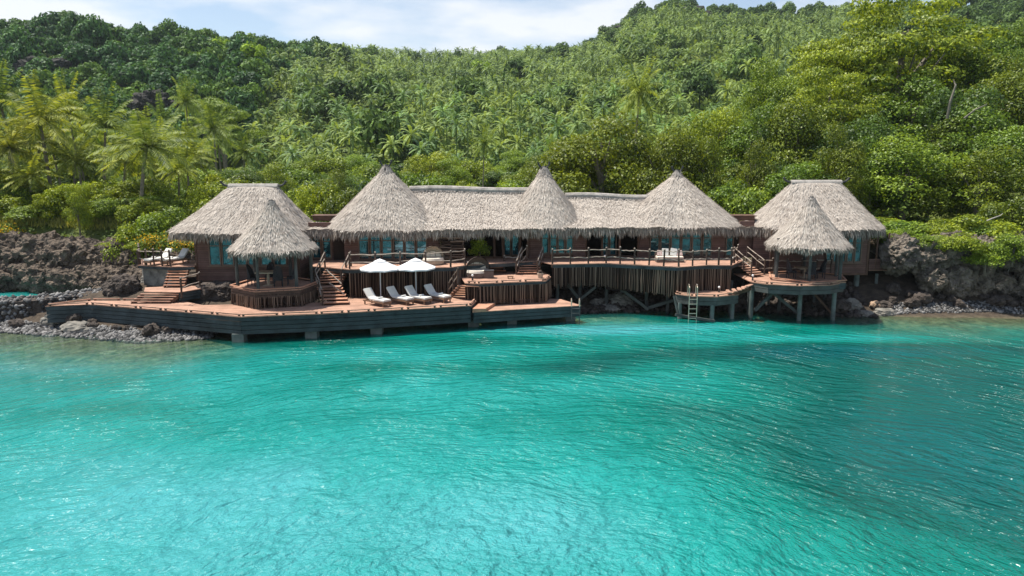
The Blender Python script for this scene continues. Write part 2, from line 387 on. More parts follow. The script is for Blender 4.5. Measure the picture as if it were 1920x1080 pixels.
def water_mat():
    m = bpy.data.materials.new('sea_water'); m.use_nodes = True; t = m.node_tree; b = t.nodes['Principled BSDF']; ln = t.links.new
    b.inputs['Roughness'].default_value = 0.09; b.inputs['IOR'].default_value = 1.33; b.inputs['Specular IOR Level'].default_value = 0.9
    co = N(t, 'ShaderNodeTexCoord'); de = N(t, 'ShaderNodeAttribute', attribute_name='depth')
    n = N(t, 'ShaderNodeTexNoise', i_Scale=0.085, i_Detail=4.0, i_Roughness=0.55, i_Distortion=0.6); ln(co.outputs['Object'], n.inputs['Vector'])
    reef_shade_glare = N(t, 'ShaderNodeAttribute', attribute_name='reef_shade_glare')
    add = N(t, 'ShaderNodeMath', operation='MULTIPLY_ADD'); add.inputs[1].default_value = 0.55; ln(n.outputs['Fac'], add.inputs[0]); ln(reef_shade_glare.outputs['Fac'], add.inputs[2])
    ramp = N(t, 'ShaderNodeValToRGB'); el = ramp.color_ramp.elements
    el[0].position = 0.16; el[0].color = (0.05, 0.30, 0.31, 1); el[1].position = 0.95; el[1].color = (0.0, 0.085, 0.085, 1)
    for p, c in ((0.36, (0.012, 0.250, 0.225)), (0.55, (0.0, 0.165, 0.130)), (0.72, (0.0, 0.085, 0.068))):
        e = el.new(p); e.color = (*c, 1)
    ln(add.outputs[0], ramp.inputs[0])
    sh = N(t, 'ShaderNodeMapRange', interpolation_type='SMOOTHSTEP'); sh.inputs['From Min'].default_value = 0.0; sh.inputs['From Max'].default_value = 1.0
    ln(de.outputs['Fac'], sh.inputs['Value'])
    ln(ramp.outputs[0], b.inputs['Base Color'])
    # ripples: long crests on wide arcs across the bay
    sub = N(t, 'ShaderNodeVectorMath', operation='SUBTRACT'); sub.inputs[1].default_value = (-0.5, 12.5, 0); ln(co.outputs['Object'], sub.inputs[0])
    wn = N(t, 'ShaderNodeTexNoise', i_Scale=0.12, i_Detail=2.0); ln(co.outputs['Object'], wn.inputs['Vector'])
    le = N(t, 'ShaderNodeVectorMath', operation='LENGTH'); ln(sub.outputs[0], le.inputs[0])
    sp = N(t, 'ShaderNodeSeparateXYZ'); ln(sub.outputs[0], sp.inputs[0])
    an = N(t, 'ShaderNodeMath', operation='ARCTAN2'); ln(sp.outputs['X'], an.inputs[0]); ln(sp.outputs['Y'], an.inputs[1])
    r1 = N(t, 'ShaderNodeMath', operation='MULTIPLY_ADD'); r1.inputs[1].default_value = 5.0; ln(wn.outputs['Fac'], r1.inputs[0]); ln(le.outputs['Value'], r1.inputs[2])
    def layer(fr, fa, sc, det):
        a = N(t, 'ShaderNodeMath', operation='MULTIPLY'); a.inputs[1].default_value = fr; ln(r1.outputs[0], a.inputs[0])
        c = N(t, 'ShaderNodeMath', operation='MULTIPLY'); c.inputs[1].default_value = fa; ln(an.outputs[0], c.inputs[0])
        cb = N(t, 'ShaderNodeCombineXYZ'); ln(a.outputs[0], cb.inputs[0]); ln(c.outputs[0], cb.inputs[1])
        nn = N(t, 'ShaderNodeTexNoise', i_Scale=sc, i_Detail=det, i_Roughness=0.5, i_Distortion=0.05); ln(cb.outputs[0], nn.inputs['Vector']); return nn
    a1 = layer(1.0, 7.0, 2.5, 4.0); a2 = layer(1.0, 8.0, 0.4, 2.0)
    iso = N(t, 'ShaderNodeTexNoise', i_Scale=2.6, i_Detail=3.0); ln(co.outputs['Object'], iso.inputs['Vector'])
    s1 = N(t, 'ShaderNodeMath', operation='MULTIPLY_ADD'); s1.inputs[1].default_value = 1.6; ln(a2.outputs['Fac'], s1.inputs[0]); ln(a1.outputs['Fac'], s1.inputs[2])
    s2 = N(t, 'ShaderNodeMath', operation='MULTIPLY_ADD'); s2.inputs[1].default_value = 0.22; ln(iso.outputs['Fac'], s2.inputs[0]); ln(s1.outputs[0], s2.inputs[2])
    bp = N(t, 'ShaderNodeBump', i_Strength=1.0, i_Distance=0.40); ln(s2.outputs[0], bp.inputs['Height']); ln(bp.outputs[0], b.inputs['Normal'])
    tr = N(t, 'ShaderNodeBsdfTransparent'); tr.inputs[0].default_value = (0.80, 0.95, 0.88, 1)
    gl = N(t, 'ShaderNodeBsdfGlossy', i_Roughness=0.05); ln(bp.outputs[0], gl.inputs['Normal'])
    fr = N(t, 'ShaderNodeFresnel', i_IOR=1.33); ln(bp.outputs[0], fr.inputs['Normal'])
    sw = N(t, 'ShaderNodeMixShader'); ln(fr.outputs[0], sw.inputs[0]); ln(tr.outputs[0], sw.inputs[1]); ln(gl.outputs[0], sw.inputs[2])
    fin = N(t, 'ShaderNodeMixShader'); ln(sh.outputs[0], fin.inputs[0]); ln(sw.outputs[0], fin.inputs[1]); ln(b.outputs[0], fin.inputs[2])
    ln(fin.outputs[0], t.nodes['Material Output'].inputs[0])
    return m
def reef_shade_glare(X, Y):
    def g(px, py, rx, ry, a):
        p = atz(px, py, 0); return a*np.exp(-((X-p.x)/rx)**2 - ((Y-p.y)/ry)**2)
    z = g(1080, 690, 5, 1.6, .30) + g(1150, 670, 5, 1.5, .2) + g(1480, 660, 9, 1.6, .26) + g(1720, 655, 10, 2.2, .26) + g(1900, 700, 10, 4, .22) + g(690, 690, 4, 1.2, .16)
    z = z + g(1250, 800, 9, 3.0, .08) + g(1650, 770, 9, 3.5, .04) + g(1850, 930, 8, 8, .22) + g(1450, 760, 7, 3, .04) + g(1600, 900, 8, 6, .1) + g(760, 640, 14, 1.6, .22) + g(1850, 800, 8, 4, .12) + g(60, 770, 5, 1.5, .10)  # strip along the deck front: painted deck shadow and reflection, part seabed
    z = z - g(500, 1000, 9, 5, .20) - g(250, 900, 10, 4, .1) - g(150, 690, 7, 1.4, .15) - g(1050, 1000, 5, 4, .16) - g(1520, 635, 6, 1.0, .30) - g(1150, 620, 6, 1.4, .28) - g(1300, 612, 6, 1.0, .22)  # pale bed patches; the near middle one is sky glare painted into the colour
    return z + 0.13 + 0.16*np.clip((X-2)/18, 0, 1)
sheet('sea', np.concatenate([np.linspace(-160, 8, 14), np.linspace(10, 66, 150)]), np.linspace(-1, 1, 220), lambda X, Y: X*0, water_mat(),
      lambda Y: np.maximum(np.abs(Y), 40)*1.6 + 20, {'depth': lambda X, Y: np.clip(-ground(X, Y), 0, 10), 'reef_shade_glare': reef_shade_glare})

# ------------------------------------------------------------------ rocks
def rock_mb(c, size, seed, sub=4, amp=0.35, freq=1.3, flat=0.0):
    import bmesh
    bm = bmesh.new(); bmesh.ops.create_icosphere(bm, subdivisions=sub, radius=1)
    o = Vector((seed*3.1, seed*1.7, seed*0.9)); mb = MB()
    for v in bm.verts:
        p = v.co.copy(); q = Vector((p.x*size[0], p.y*size[1], p.z*size[2])) / max(size)
        f = mnoise.fractal(q*freq + o, 0.9, 2.1, 5) + 0.5*abs(mnoise.noise(q*freq*2.3 + o)) - 0.15
        f += 0.30*(0.5-abs(mnoise.noise(q*freq*6.5 + o))*2) * 0.6
        cell = mnoise.voronoi((q*freq*2.2 + o))[0][0]
        v.co = Vector((p.x*size[0], p.y*size[1], p.z*size[2]))*(1 + amp*f - amp*0.5*cell) + Vector(c)
        if flat and v.co.z < c[2]-size[2]*flat: v.co.z = c[2]-size[2]*flat
    bm.verts.index_update()
    mb.add([v.co for v in bm.verts], [tuple(v.index for v in f.verts) for f in bm.faces]); bm.free(); return mb
def rock(name, c, size, seed, m, label, cat='rock', group=None, **kw):
    mb = rock_mb(c, size, seed, **kw); o = mb.build(name, m, loc=(c[0], c[1], c[2]-size[2]*0.8))
    return tagp(o, label, cat, group)

def blobs(name, items, m, label, cat, sub=5, amp=0.4, freq=2.2):
    mb = MB()
    for k, (c, s) in enumerate(items):
        q = rock_mb(c, s, k*1.3 + len(items), sub=sub, amp=amp, freq=freq); mb.add(q.v, q.f)
    c = items[0][0]
    return tagp(mb.build(name, m, loc=(c[0], c[1], 0)), label, cat)
P = at
ot = []
for k in range(18):
    x = -57 + k*1.72; Yk = 65.4 - 0.40*max(0, k-8) + rnd.uniform(-.4, .4)
    ot.append(((x, Yk, 2.7+rnd.uniform(-.3, .5)-0.05*k), (rnd.uniform(2.0, 3.0), rnd.uniform(1.7, 2.3), rnd.uniform(1.9, 2.5))))
    ot.append(((x+.6, Yk-1.7, .9), (rnd.uniform(1.8, 2.8), rnd.uniform(1.3, 1.9), rnd.uniform(1.2, 1.8))))
for k in range(5): ot.append(((-30.5+k*.7, 61.5-k*1.2, 1.4), (1.8, 1.5, 1.5)))
blobs('rock_outcrop', ot, 'rock', 'long brown lava rock outcrop rising behind the lagoon, left of the villa', 'rock outcrop', freq=2.2, amp=0.26)
cb = []
for k in range(8):
    x = 29.3+k*1.9; cb.append(((x, 56.0+rnd.uniform(-.3,.3)+.1*k, 4.0-.05*k+rnd.uniform(-.3,.3)), (rnd.uniform(1.6,2.1), 1.8, rnd.uniform(1.5,1.9))))
for k in range(7):
    x = 31.3+k*1.75; cb.append(((x, 55.1+rnd.uniform(-.3,.3), 2.3-.16*k+rnd.uniform(-.3,.3)), (rnd.uniform(1.0,1.5), 1.1, rnd.uniform(1.1,1.5))))
cb.append(((36, 58.2, 0.8), (9, 1.6, 2.0))); cb.append(((29, 58.6, 1.0), (3.5, 1.6, 1.8)))
blobs('rock_cliff', cb, 'cliff', 'rugged grey limestone cliff overhanging the shore at the right end of the villa', 'cliff', freq=2.2, amp=0.27)
bl = [  # boulders: photo column, row of centre, distance, size, material, label
 (232, 538, 52.5, (1.35,1.0,1.0), 'rockdark', 'rounded dark boulder beside the landing steps, at the end of the breakwater'),
 (288, 525, 54.6, (0.9,0.8,0.75), 'rockgrey', 'grey boulder below the small sun deck on the left'),
 (412, 553, 51.5, (1.7,1.2,1.05), 'rockdark', 'large dark boulder under the left villa, between landing and gazebo'),
 (150, 617, 47.6, (1.15,0.8,0.55), 'rockgrey', 'flat-topped grey boulder at the water edge below the left tip of the deck'),
 (100, 603, 48.6, (0.75,0.6,0.6), 'rockgrey', 'speckled boulder at the foot of the breakwater below the deck tip'),
 (170, 596, 49.2, (0.8,0.6,0.5), 'rockgrey', 'pale rock tucked under the left tip of the deck'),
 (262, 615, 47.9, (0.95,0.7,0.65), 'rockgrey', 'knobbly grey rock pile block under the left part of the long deck'),
 (318, 622, 47.2, (0.75,0.6,0.5), 'rockdark', 'dark rock in the shade under the long deck, right of the knobbly block'),
 (1125, 572, 55.6, (0.9,0.7,0.55), 'rockgrey', 'left grey rock in the gap between the bathing deck and the stilts'),
 (1162, 566, 56.0, (1.2,0.9,0.75), 'rockgrey', 'big pale jagged rock under the upper deck stilts'),
 (1145, 580, 54.6, (0.7,0.6,0.35), 'rockgrey', 'low rock at the waterline in front of the jagged rock'),
 (1573, 574, 53.0, (0.8,0.7,0.55), 'rockdark', 'dark rounded rock behind the right gazebo stilts'),
 (1597, 573, 53.6, (0.72,0.6,0.6), 'rockgrey', 'grey dome-shaped boulder under the right villa'),
 (1642, 574, 53.6, (0.48,0.4,0.38), 'rocktan', 'small tan boulder sitting on the grey rocks under the right villa'),
 (1622, 589, 52.6, (0.6,0.5,0.33), 'rockgrey', 'speckled flat rock at the waterline below the tan boulder'),
 (1660, 588, 52.7, (0.85,0.55,0.4), 'rockgrey', 'long smooth grey rock at the waterline right of the tan boulder'),
]
for i, (px, py, Y, s, m, lab) in enumerate(bl):
    c = at(px, py, Y); rock('boulder', (c.x, c.y, c.z), s, i*2.3+1, m, lab, 'boulder', sub=4, amp=0.28, freq=1.5)

g = random.Random(4)
r0 = None
def scatter_rocks(n, x0, x1, dlo, dhi, s0, s1, label, group):
    pr = None
    for i in range(n):
        x = x0+(x1-x0)*(i+g.random())/n; y = float(np.interp(x, SX, SY))+g.uniform(dlo, dhi); z = gz(x, y); s_ = g.uniform(s0, s1)
        if pr is None or i % 4 == 0:
            pr = rock('boulder', (x, y, z+s_*.3), (s_, s_*.8, s_*.65), i*1.7+n, 'rockdark', label, 'boulder', group, sub=3, amp=0.3, freq=1.6)
        else:
            o = pr.copy(); COL.objects.link(o); o.location = (x, y, z-s_*.2); o.rotation_euler = (0, 0, g.uniform(0, 6.28)); k = g.uniform(.7, 1.3); o.scale = (k, k*g.uniform(.8,1.2), k*g.uniform(.8,1.3))
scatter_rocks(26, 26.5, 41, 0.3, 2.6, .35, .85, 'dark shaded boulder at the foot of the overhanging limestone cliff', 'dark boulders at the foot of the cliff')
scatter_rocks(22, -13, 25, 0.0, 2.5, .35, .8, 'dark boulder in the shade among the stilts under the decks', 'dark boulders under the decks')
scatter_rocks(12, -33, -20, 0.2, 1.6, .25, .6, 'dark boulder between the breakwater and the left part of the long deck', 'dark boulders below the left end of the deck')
def pebbles(name, pts, sizes, label, kind='stuff', cat='pebbles', mtl='pebble'):
    import bmesh
    bm = bmesh.new(); bmesh.ops.create_icosphere(bm, subdivisions=1, radius=1)
    base = np.array([v.co[:] for v in bm.verts]); F = np.array([[v.index for v in f.verts] for f in bm.faces]); bm.free()
    n = len(pts); sc = sizes[:, None, None]*(0.6+0.8*rng.random((n, 1, 3)))
    V = base[None]*(0.85+0.3*rng.random((n, len(base), 1)))*sc + pts[:, None, :]
    FF = (F[None] + (np.arange(n)*len(base))[:, None, None]).reshape(-1, 3)
    me = bpy.data.meshes.new(name); me.from_pydata(V.reshape(-1, 3).tolist(), [], FF.tolist())
    a = me.attributes.new('tint', 'FLOAT', 'FACE'); a.data.foreach_set('value', np.repeat(rng.random(n)**1.6, len(F)).astype(np.float32))
    me.materials.append(M[mtl]); me.shade_smooth(); o = bpy.data.objects.new(name, me); COL.objects.link(o)
    return tagp(o, label, cat, kind=kind)
# breakwater: curved dry-stone wall, every face stone modelled
cl = [(-60, 50.0), (-45, 50.0), (-37, 50.2), (-33.2, 51.2), (-30.8, 53.4), (-29.4, 55.2)]
core = MB(); wp = []; ws = []
def along(poly, step):
    out_ = []
    for (a, b) in zip(poly[:-1], poly[1:]):
        a = Vector((*a[:2], 0)); b = Vector((*b[:2], 0)); n = max(1, int((b-a).length/step))
        for k in range(n): out_.append((a.lerp(b, k/n), (b-a).normalized()))
    return out_
bw = along(cl, 0.5); half = 1.15; topz = 1.5
L1 = []; 
for k in range(len(bw)-1):
    (p, d), (q, e) = bw[k], bw[k+1]; nrm = Vector((d.y, -d.x, 0)); nrm2 = Vector((e.y, -e.x, 0))
    vs = [p+nrm*1.5+Vector((0,0,-0.6)), q+nrm2*1.5+Vector((0,0,-0.6)), q+nrm2*half+Vector((0,0,topz)), p+nrm*half+Vector((0,0,topz)),
          p-nrm*1.4+Vector((0,0,-0.6)), q-nrm2*1.4+Vector((0,0,-0.6)), q-nrm2*half+Vector((0,0,topz)), p-nrm*half+Vector((0,0,topz))]
    core.add(vs, [(0,1,2,3),(3,2,6,7),(5,4,7,6)], 0.2)
bwroot = thing('stone_breakwater', (-38, 50, 0), 'dark dry-stone breakwater curving between the lagoon and the sea', 'breakwater')
core.build('wall_core', 'rockdark', bwroot)
for p, d in along(cl, 0.09):
    nrm = Vector((d.y, -d.x, 0))
    for k in range(5):
        u = rnd.random()
        if k < 3: w = p + nrm*(1.5-0.35*u) + Vector((0,0,-0.2+1.75*u))
        else: w = p + nrm*rnd.uniform(-half, half) + Vector((0,0,topz+0.02))
        wp.append(w[:]); ws.append(rnd.uniform(0.07, 0.17))
o = pebbles('stone_facing', np.array(wp), np.array(ws), None, kind='stuff', cat=None); o.parent = bwroot; o.location = (38, -50, 0)
# shingle at the water's edge
def strip(x0, x1, n, dlo, dhi, sz, up=0.03):
    X = rng.uniform(x0, x1, n); Y = np.interp(X, SX, SY) + rng.uniform(dlo, dhi, n)
    return np.stack([X, Y, ground(X, Y)+up], 1), rng.uniform(sz[0], sz[1], n)
a, b = strip(-42, -19, 3200, -1.2, 0.8, (0.05, 0.16)); pebbles('shingle', a, b, 'grey shingle along the shore below the left end of the deck')
a, b = strip(27.5, 41, 1300, -0.5, 0.9, (0.05, 0.13)); pebbles('shingle', a, b, 'grey shingle beach under the limestone cliff on the right')
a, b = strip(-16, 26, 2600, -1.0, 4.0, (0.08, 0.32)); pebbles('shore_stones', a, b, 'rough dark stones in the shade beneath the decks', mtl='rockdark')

# ------------------------------------------------------------------ thatch
def thatch(root_or_parent, name, Pf, nu, nv, dens, closed, fringe=0.74, ffac=1.0, vmax=1.0):
    """Pf(u,v) -> (n,3), v=0 the eave, v=1 the top. One roof part with its blades, plus the hanging fringe as a sub-part"""
    u = np.linspace(0, 1, nu+1); v = np.linspace(0, 1, nv+1); U, Vv = np.meshgrid(u, v, indexing='ij')
    G = Pf(U.ravel(), Vv.ravel()).reshape(nu+1, nv+1, 3)
    q = np.stack([G[:-1,:-1], G[1:,:-1], G[1:,1:], G[:-1,1:]], 2).reshape(-1, 4, 3)
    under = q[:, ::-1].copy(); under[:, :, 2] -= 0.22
    area = 0.5*np.linalg.norm(np.cross(q[:,2]-q[:,0], q[:,3]-q[:,1]), axis=1); n = int(area.sum()*dens)
    pick = rng.choice(len(area), n, p=area/area.sum()); iu = pick // nv; iv = pick % nv
    uu = (iu + rng.random(n))/nu; vv = (iv + rng.random(n))/nv
    # courses: blades gather into soft horizontal bands
    e = 1e-3; p = Pf(uu, vv); d = unit(Pf(uu, np.clip(vv-e, 0, 1)) - Pf(uu, np.clip(vv+e, 0, 1))); s = unit(Pf(np.clip(uu+e,0,1), vv) - Pf(np.clip(uu-e,0,1), vv))
    nn = unit(np.cross(s, -d)); nn = np.where(nn[:, 2:3] < 0, -nn, nn)
    d2 = unit(d + s*rng.normal(0, 0.16, (n,1)) + nn*rng.normal(0.10, 0.07, (n,1)))
    lnn = rng.uniform(0.16, 0.45, n); wd = rng.uniform(0.02, 0.05, n)
    V1 = blades(p + nn*rng.uniform(0.01, 0.05, (n,1)), d2, nn, lnn, wd)
    band = 0.5+0.5*np.sin(vv*pi*2*5.0 + uu*7 + np.sin(uu*40))
    patch = np.clip(0.5 + 0.5*np_noise(p[:,0]*1.0, p[:,2]*2.2 + p[:,1], 0.9, 3), 0, 1)
    T1 = np.clip(rng.normal(0.56, 0.26, n) + 0.20*(band-0.5) + 0.42*(patch-0.5), 0, 1)
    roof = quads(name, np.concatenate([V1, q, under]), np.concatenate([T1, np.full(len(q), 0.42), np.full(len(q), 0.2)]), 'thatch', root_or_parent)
    if fringe:
        Ls = np.linalg.norm(np.diff(G[:, 0], axis=0), axis=1); m = int(Ls.sum()*110*ffac)
        uu = (rng.choice(nu, m, p=Ls/Ls.sum()) + rng.random(m))/nu; vv = rng.uniform(0, 0.05, m)
        p = Pf(uu, vv); d = unit(Pf(uu, vv*0) - Pf(uu, vv*0+0.03)); s = unit(Pf(np.clip(uu+e,0,1), vv) - Pf(np.clip(uu-e,0,1), vv))
        outw = d.copy(); outw[:, 2] = 0; outw = unit(outw)
        k = rng.random((m, 1))
        dd = unit(outw*(0.02+0.35*k**2) + np.array([[0,0,-1.0]]) + s*rng.normal(0, 0.16, (m,1)))
        lf = fringe*rng.uniform(0.55, 1.12, m)*(0.9+0.15*np.sin(uu*60))
        V2 = blades(p + outw*0.03 - np.array([[0,0,0.22]])*rng.random((m,1)), dd, unit(outw + rng.normal(0, 0.5, (m,3))), lf, rng.uniform(0.03, 0.085, m))
        # thick edge of the thatch, closing sheet to underside
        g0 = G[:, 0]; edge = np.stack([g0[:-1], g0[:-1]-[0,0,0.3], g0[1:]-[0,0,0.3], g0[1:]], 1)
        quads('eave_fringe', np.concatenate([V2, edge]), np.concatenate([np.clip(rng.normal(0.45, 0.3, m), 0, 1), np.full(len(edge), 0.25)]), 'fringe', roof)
    return roof
def hip(cx, cy, A, B, z0, z1, rl, n0=3.2, flare=0.04, top=0.25):
    def f(u, v):
        th = 2*pi*u + pi/2; n = n0 + (2.2-n0)*v*0.5 if rl < 0.5 else n0
        s = (1-v) - flare*np.sin(pi*v)*(1-v*.5)
        a = rl + (A-rl)*s; a = np.where(rl < 0.5, top + (A-top)*s, a); b = top + (B-top)*s
        c, sn = np.cos(th), np.sin(th)
        wob = 1 + 0.006*np.sin(th*17+3*v) + 0.004*np.sin(th*31)
        return np.stack([cx + a*np.sign(c)*np.abs(c)**(2/n)*wob, cy + b*np.sign(sn)*np.abs(sn)**(2/n)*wob, z0 + (z1-z0)*v + 0.05*np.sin(th*9+cx)*(1-v)], 1)
    return f
def saddle(a, b, half, z0, ztop, zback=None):
    """long gabled roof slope between two cones: a, b ridge ends (x,y,z)"""
    def f(u, v):
        rx = a[0]+(b[0]-a[0])*u; ry = a[1]+(b[1]-a[1])*u; rz = a[2]+(b[2]-a[2])*u + 0.05*np.sin(u*pi*2.2) + 0.04*np.sin(pi*u)
        ze = z0[0]+(z0[1]-z0[0])*u
        s = 1-v; sag = 0.10*np.sin(pi*v)
        return np.stack([rx, ry-half*s, ze + (rz-ze)*(v) - sag*1.6 + 0.04*np.sin(u*23)*(1-v)], 1)
    return f
def ridge_roll(parent, a, b, r=0.26, skirt=0.55):
    """bundle of grass tied along a ridge, clipped skirt on both sides"""
    a = Vector(a); b = Vector(b); Lr = (b-a).length; n = int(Lr*70); pts = []
    t = rng.random(n); side = rng.choice([-1, 1], n)
    px = a.x+(b.x-a.x)*t; py = a.y+(b.y-a.y)*t; pz = a.z+(b.z-a.z)*t + 0.05*np.sin(t*pi*2.2) + 0.04*np.sin(pi*t) if Lr > 5 else a.z+(b.z-a.z)*t
    pz = pz + 0*t
    p = np.stack([px, py, pz + r*0.9], 1)
    d = unit(np.stack([rng.normal(0, 0.06, n), side*(0.62+0*t), -0.62+0*t], 1)); nn = np.stack([0*t, side*0.6, 0.7+0*t], 1)
    V = blades(p - d*0.05, d, unit(nn), rng.uniform(0.42, 0.62, n)*skirt/0.55, rng.uniform(0.04, 0.09, n))
    o = quads('ridge_cap', V, np.clip(rng.normal(0.5, 0.3, n), 0, 1), 'ridge', parent)
    # core roll
    mb = MB(); K = 14; q = []
    for k in range(K+1):
        tt = k/K; z = a.z+(b.z-a.z)*tt + ((0.05*sin(tt*pi*2.2)+0.04*sin(pi*tt)) if Lr > 5 else 0)
        q.append((a.x+(b.x-a.x)*tt, a.y+(b.y-a.y)*tt, z + r*0.35))
    mb.tube(q, r*0.95, 8); mb.build('ridge_roll', 'thatch_sheet', parent)
    return o
def horn(parent, p, dx, up=0.35, r=0.09, ln=0.55):
    p = Vector(p); mb = MB()
    mb.tube([p, p+Vector((dx*ln*0.5, 0, up*0.15)), p+Vector((dx*ln*0.85, 0, up*0.6)), p+Vector((dx*ln*1.0, 0, up*1.0))], [r, r*0.95, r*0.85, r*1.1], 7)
    return mb.build('finial', 'finial', parent)
def cone_cap(parent, x, y, z, s=1.0):
    """tied grass cap with two stubby horns on a pointed roof"""
    def f(u, v):
        th = 2*pi*u; rr = (0.62-0.42*v)*s
        return np.stack([x+rr*np.cos(th), y+rr*np.sin(th), z-0.42*s+0.72*v*s], 1)
    n = 260; u = rng.random(n); v = rng.random(n)*0.9; p = f(u, v+0.1); d = unit(f(u, v) - f(u, v+0.02)); nn = unit(np.stack([np.cos(2*pi*u), np.sin(2*pi*u), 0.5+0*u], 1))
    quads('ridge_cap', blades(p+nn*0.02, d, nn, rng.uniform(0.2, 0.4, n)*s, rng.uniform(0.05, 0.11, n)), np.clip(rng.normal(0.35, 0.25, n), 0, 1), 'ridge', parent)
    mb = MB(); mb.tube([(x, y, z-0.4*s), (x, y, z+0.33*s)], [0.5*s, 0.14*s], 10); mb.build('cap_core', 'finial', parent)
    return f

# ------------------------------------------------------------------ windows and walls
def window(parent, x0, x1, z0, z1, y, bar=None, sill=False, open_door=False):
    fr = MB(); w = 0.09
    fr.box((x0, y-0.07, z0), (x0+w, y+0.05, z1)); fr.box((x1-w, y-0.07, z0), (x1, y+0.05, z1))
    fr.box((x0+w, y-0.067, z1-w), (x1-w, y+0.05, z1)); fr.box((x0+w, y-0.067, z0), (x1-w, y+0.05, z0+w))
    o = fr.build('window', 'frame', parent)
    MB().box((x0+w, y-0.01, z0+w), (x1-w, y+0.02, z1-w)).build('pane', 'glass', o)
    if bar: MB().box((x0+w, y-0.045, bar-0.03), (x1-w, y-0.012, bar+0.03)).build('glazing_bar', 'frame', o)
    return o
def X(px, Y, row=470): return at(px, row, Y).x
def Z(row, Y): return at(960, row, Y).z
UZ = 3.6

def windows_row(parent, pxs, Y, z0, z1, bar=None):
    for a, b in pxs: window(parent, X(a, Y), X(b, Y), z0, z1, Y, bar)

def villa(name, label, pxw, Yf, depth, zb, ridge, Yr, A, B, z0, z1, win, sillrow, cxe):
    r = thing(name, (X((pxw[0]+pxw[1])/2, Yf), Yf+depth/2, zb), label, 'villa')
    x0, x1 = X(pxw[0], Yf), X(pxw[1], Yf)
    MB().box((x0, Yf, zb), (x1, Yf+depth, z0+0.05)).build('wall', 'siding', r)
    for x in (x0, x1): MB().box((x-0.07, Yf-0.05, zb), (x+0.07, Yf-0.003, z0)).build('corner_post', 'brown', r)
    MB().box((x0-0.05, Yf-0.09, zb-0.16), (x1+0.05, Yf+depth, zb-0.003)).build('floor_beam', 'brown', r)
    zs = Z(sillrow, Yf)
    if win:
        for a, b in win: window(r, X(a, Yf), X(b, Yf), zs, z0+0.1, Yf-0.06, (zs+z0)/2+0.2)
        MB().box((X(win[0][0], Yf)-0.1, Yf-0.19, zs-0.09), (X(win[-1][1], Yf)+0.1, Yf-0.003, zs-0.004)).build('sill', 'frame', r)
    xc = X(cxe, Yr, 440); rx0, rx1 = at(ridge[0], ridge[2], Yr).x, at(ridge[1], ridge[2], Yr).x
    rl = (rx1-rx0)/2; rc = (rx0+rx1)/2
    base = hip(0, Yr, A, B, z0, z1, rl, n0=2.9)
    def f(u, v):
        p = base(u, v); p[:, 0] += xc*(1-v) + rc*v; return p
    roof = thatch(r, 'roof', f, 96, 14, 120, True)
    ridge_roll(roof, (rx0-0.05, Yr, z1-0.12), (rx1+0.05, Yr, z1-0.12), 0.26, 0.6)
    horn(roof, (rx0-0.1, Yr, z1+0.05), -1); horn(roof, (rx1+0.1, Yr, z1+0.05), 1)
    return r
lv = villa('thatched_villa', 'left villa with hipped thatched roof and short straight ridge, behind the left gazebo', (367, 560), 53.2, 4.0, 2.45,
      (430, 520, 345), 56.2, 5.0, 4.4, 5.98, 9.05, [(392,415),(416,439),(440,463),(464,487),(488,511),(512,538)], 498, 462)
# central building ---------------------------------------------------------
Y1, Y2 = 55.4, 57.3
cv = thing('thatched_main_house', (2, 57, UZ), 'long central thatched house with three pointed roofs joined by two ridges', 'house')
def wall(px0, px1, Ya, Yb=None, z0=UZ, z1=6.4, m='siding', name='wall', parent=cv):
    Yb = Yb or Ya; a = Vector((X(px0, Ya), Ya, 0)); b = Vector((X(px1, Yb), Yb, 0)); mb = MB()
    mb.beam((a.x, a.y+0.1, (z0+z1)/2), (b.x, b.y+0.1, (z0+z1)/2), 0.2, z1-z0)
    return mb.build(name, m, parent)
wall(580, 625, Y1+0.3, m='siding'); window(cv, X(584,Y1), X(602,Y1), UZ+0.1, 5.9, Y1+0.22, 5.0); window(cv, X(603,Y1), X(621,Y1), UZ+0.1, 5.9, Y1+0.22, 5.0)
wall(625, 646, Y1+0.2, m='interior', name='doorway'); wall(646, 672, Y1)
wall(802, 826, Y1); 
for k in range(6): window(cv, X(672+k*21.7, Y1), X(672+(k+1)*21.7-1, Y1), UZ+0.05, 6.05, Y1+0.05, 5.1)
MB().box((X(672,Y1), Y1+0.12, UZ), (X(802,Y1), Y1+0.2, 6.4)).build('wall', 'brown', cv)
wall(990, 1015, Y2-0.4); wall(1075, 1097, Y2-0.4); wall(1195, 1217, Y2-0.1); wall(1335, 1359, Y2-0.2); wall(1385, 1412, Y2-0.2); wall(1412, 1452, 56.6, 56.4, z0=2.6, z1=5.9)
for k in range(4): window(cv, X(1015+k*15.2, Y2-0.4), X(1015+(k+1)*15.2-0.7, Y2-0.4), UZ+0.25, 6.05, Y2-0.35, 5.1)
MB().box((X(1015,Y2), Y2-0.27, UZ), (X(1075,Y2), Y2-0.2, 6.4)).build('wall', 'brown', cv)
for k in range(6): window(cv, X(1217+k*19.7, Y2), X(1217+(k+1)*19.7-1, Y2), UZ+0.05, 6.05, Y2-0.1, 5.1)
MB().box((X(1217,Y2), Y2-0.03, UZ), (X(1335,Y2), Y2+0.05, 6.4)).build('wall', 'brown', cv)
window(cv, X(1359,Y2), X(1374,Y2), UZ+0.05, 6.05, Y2-0.1, 5.1); MB().box((X(1359,Y2), Y2+0.1, UZ), (X(1385,Y2), Y2+0.2, 6.4)).build('doorway', 'interior', cv)
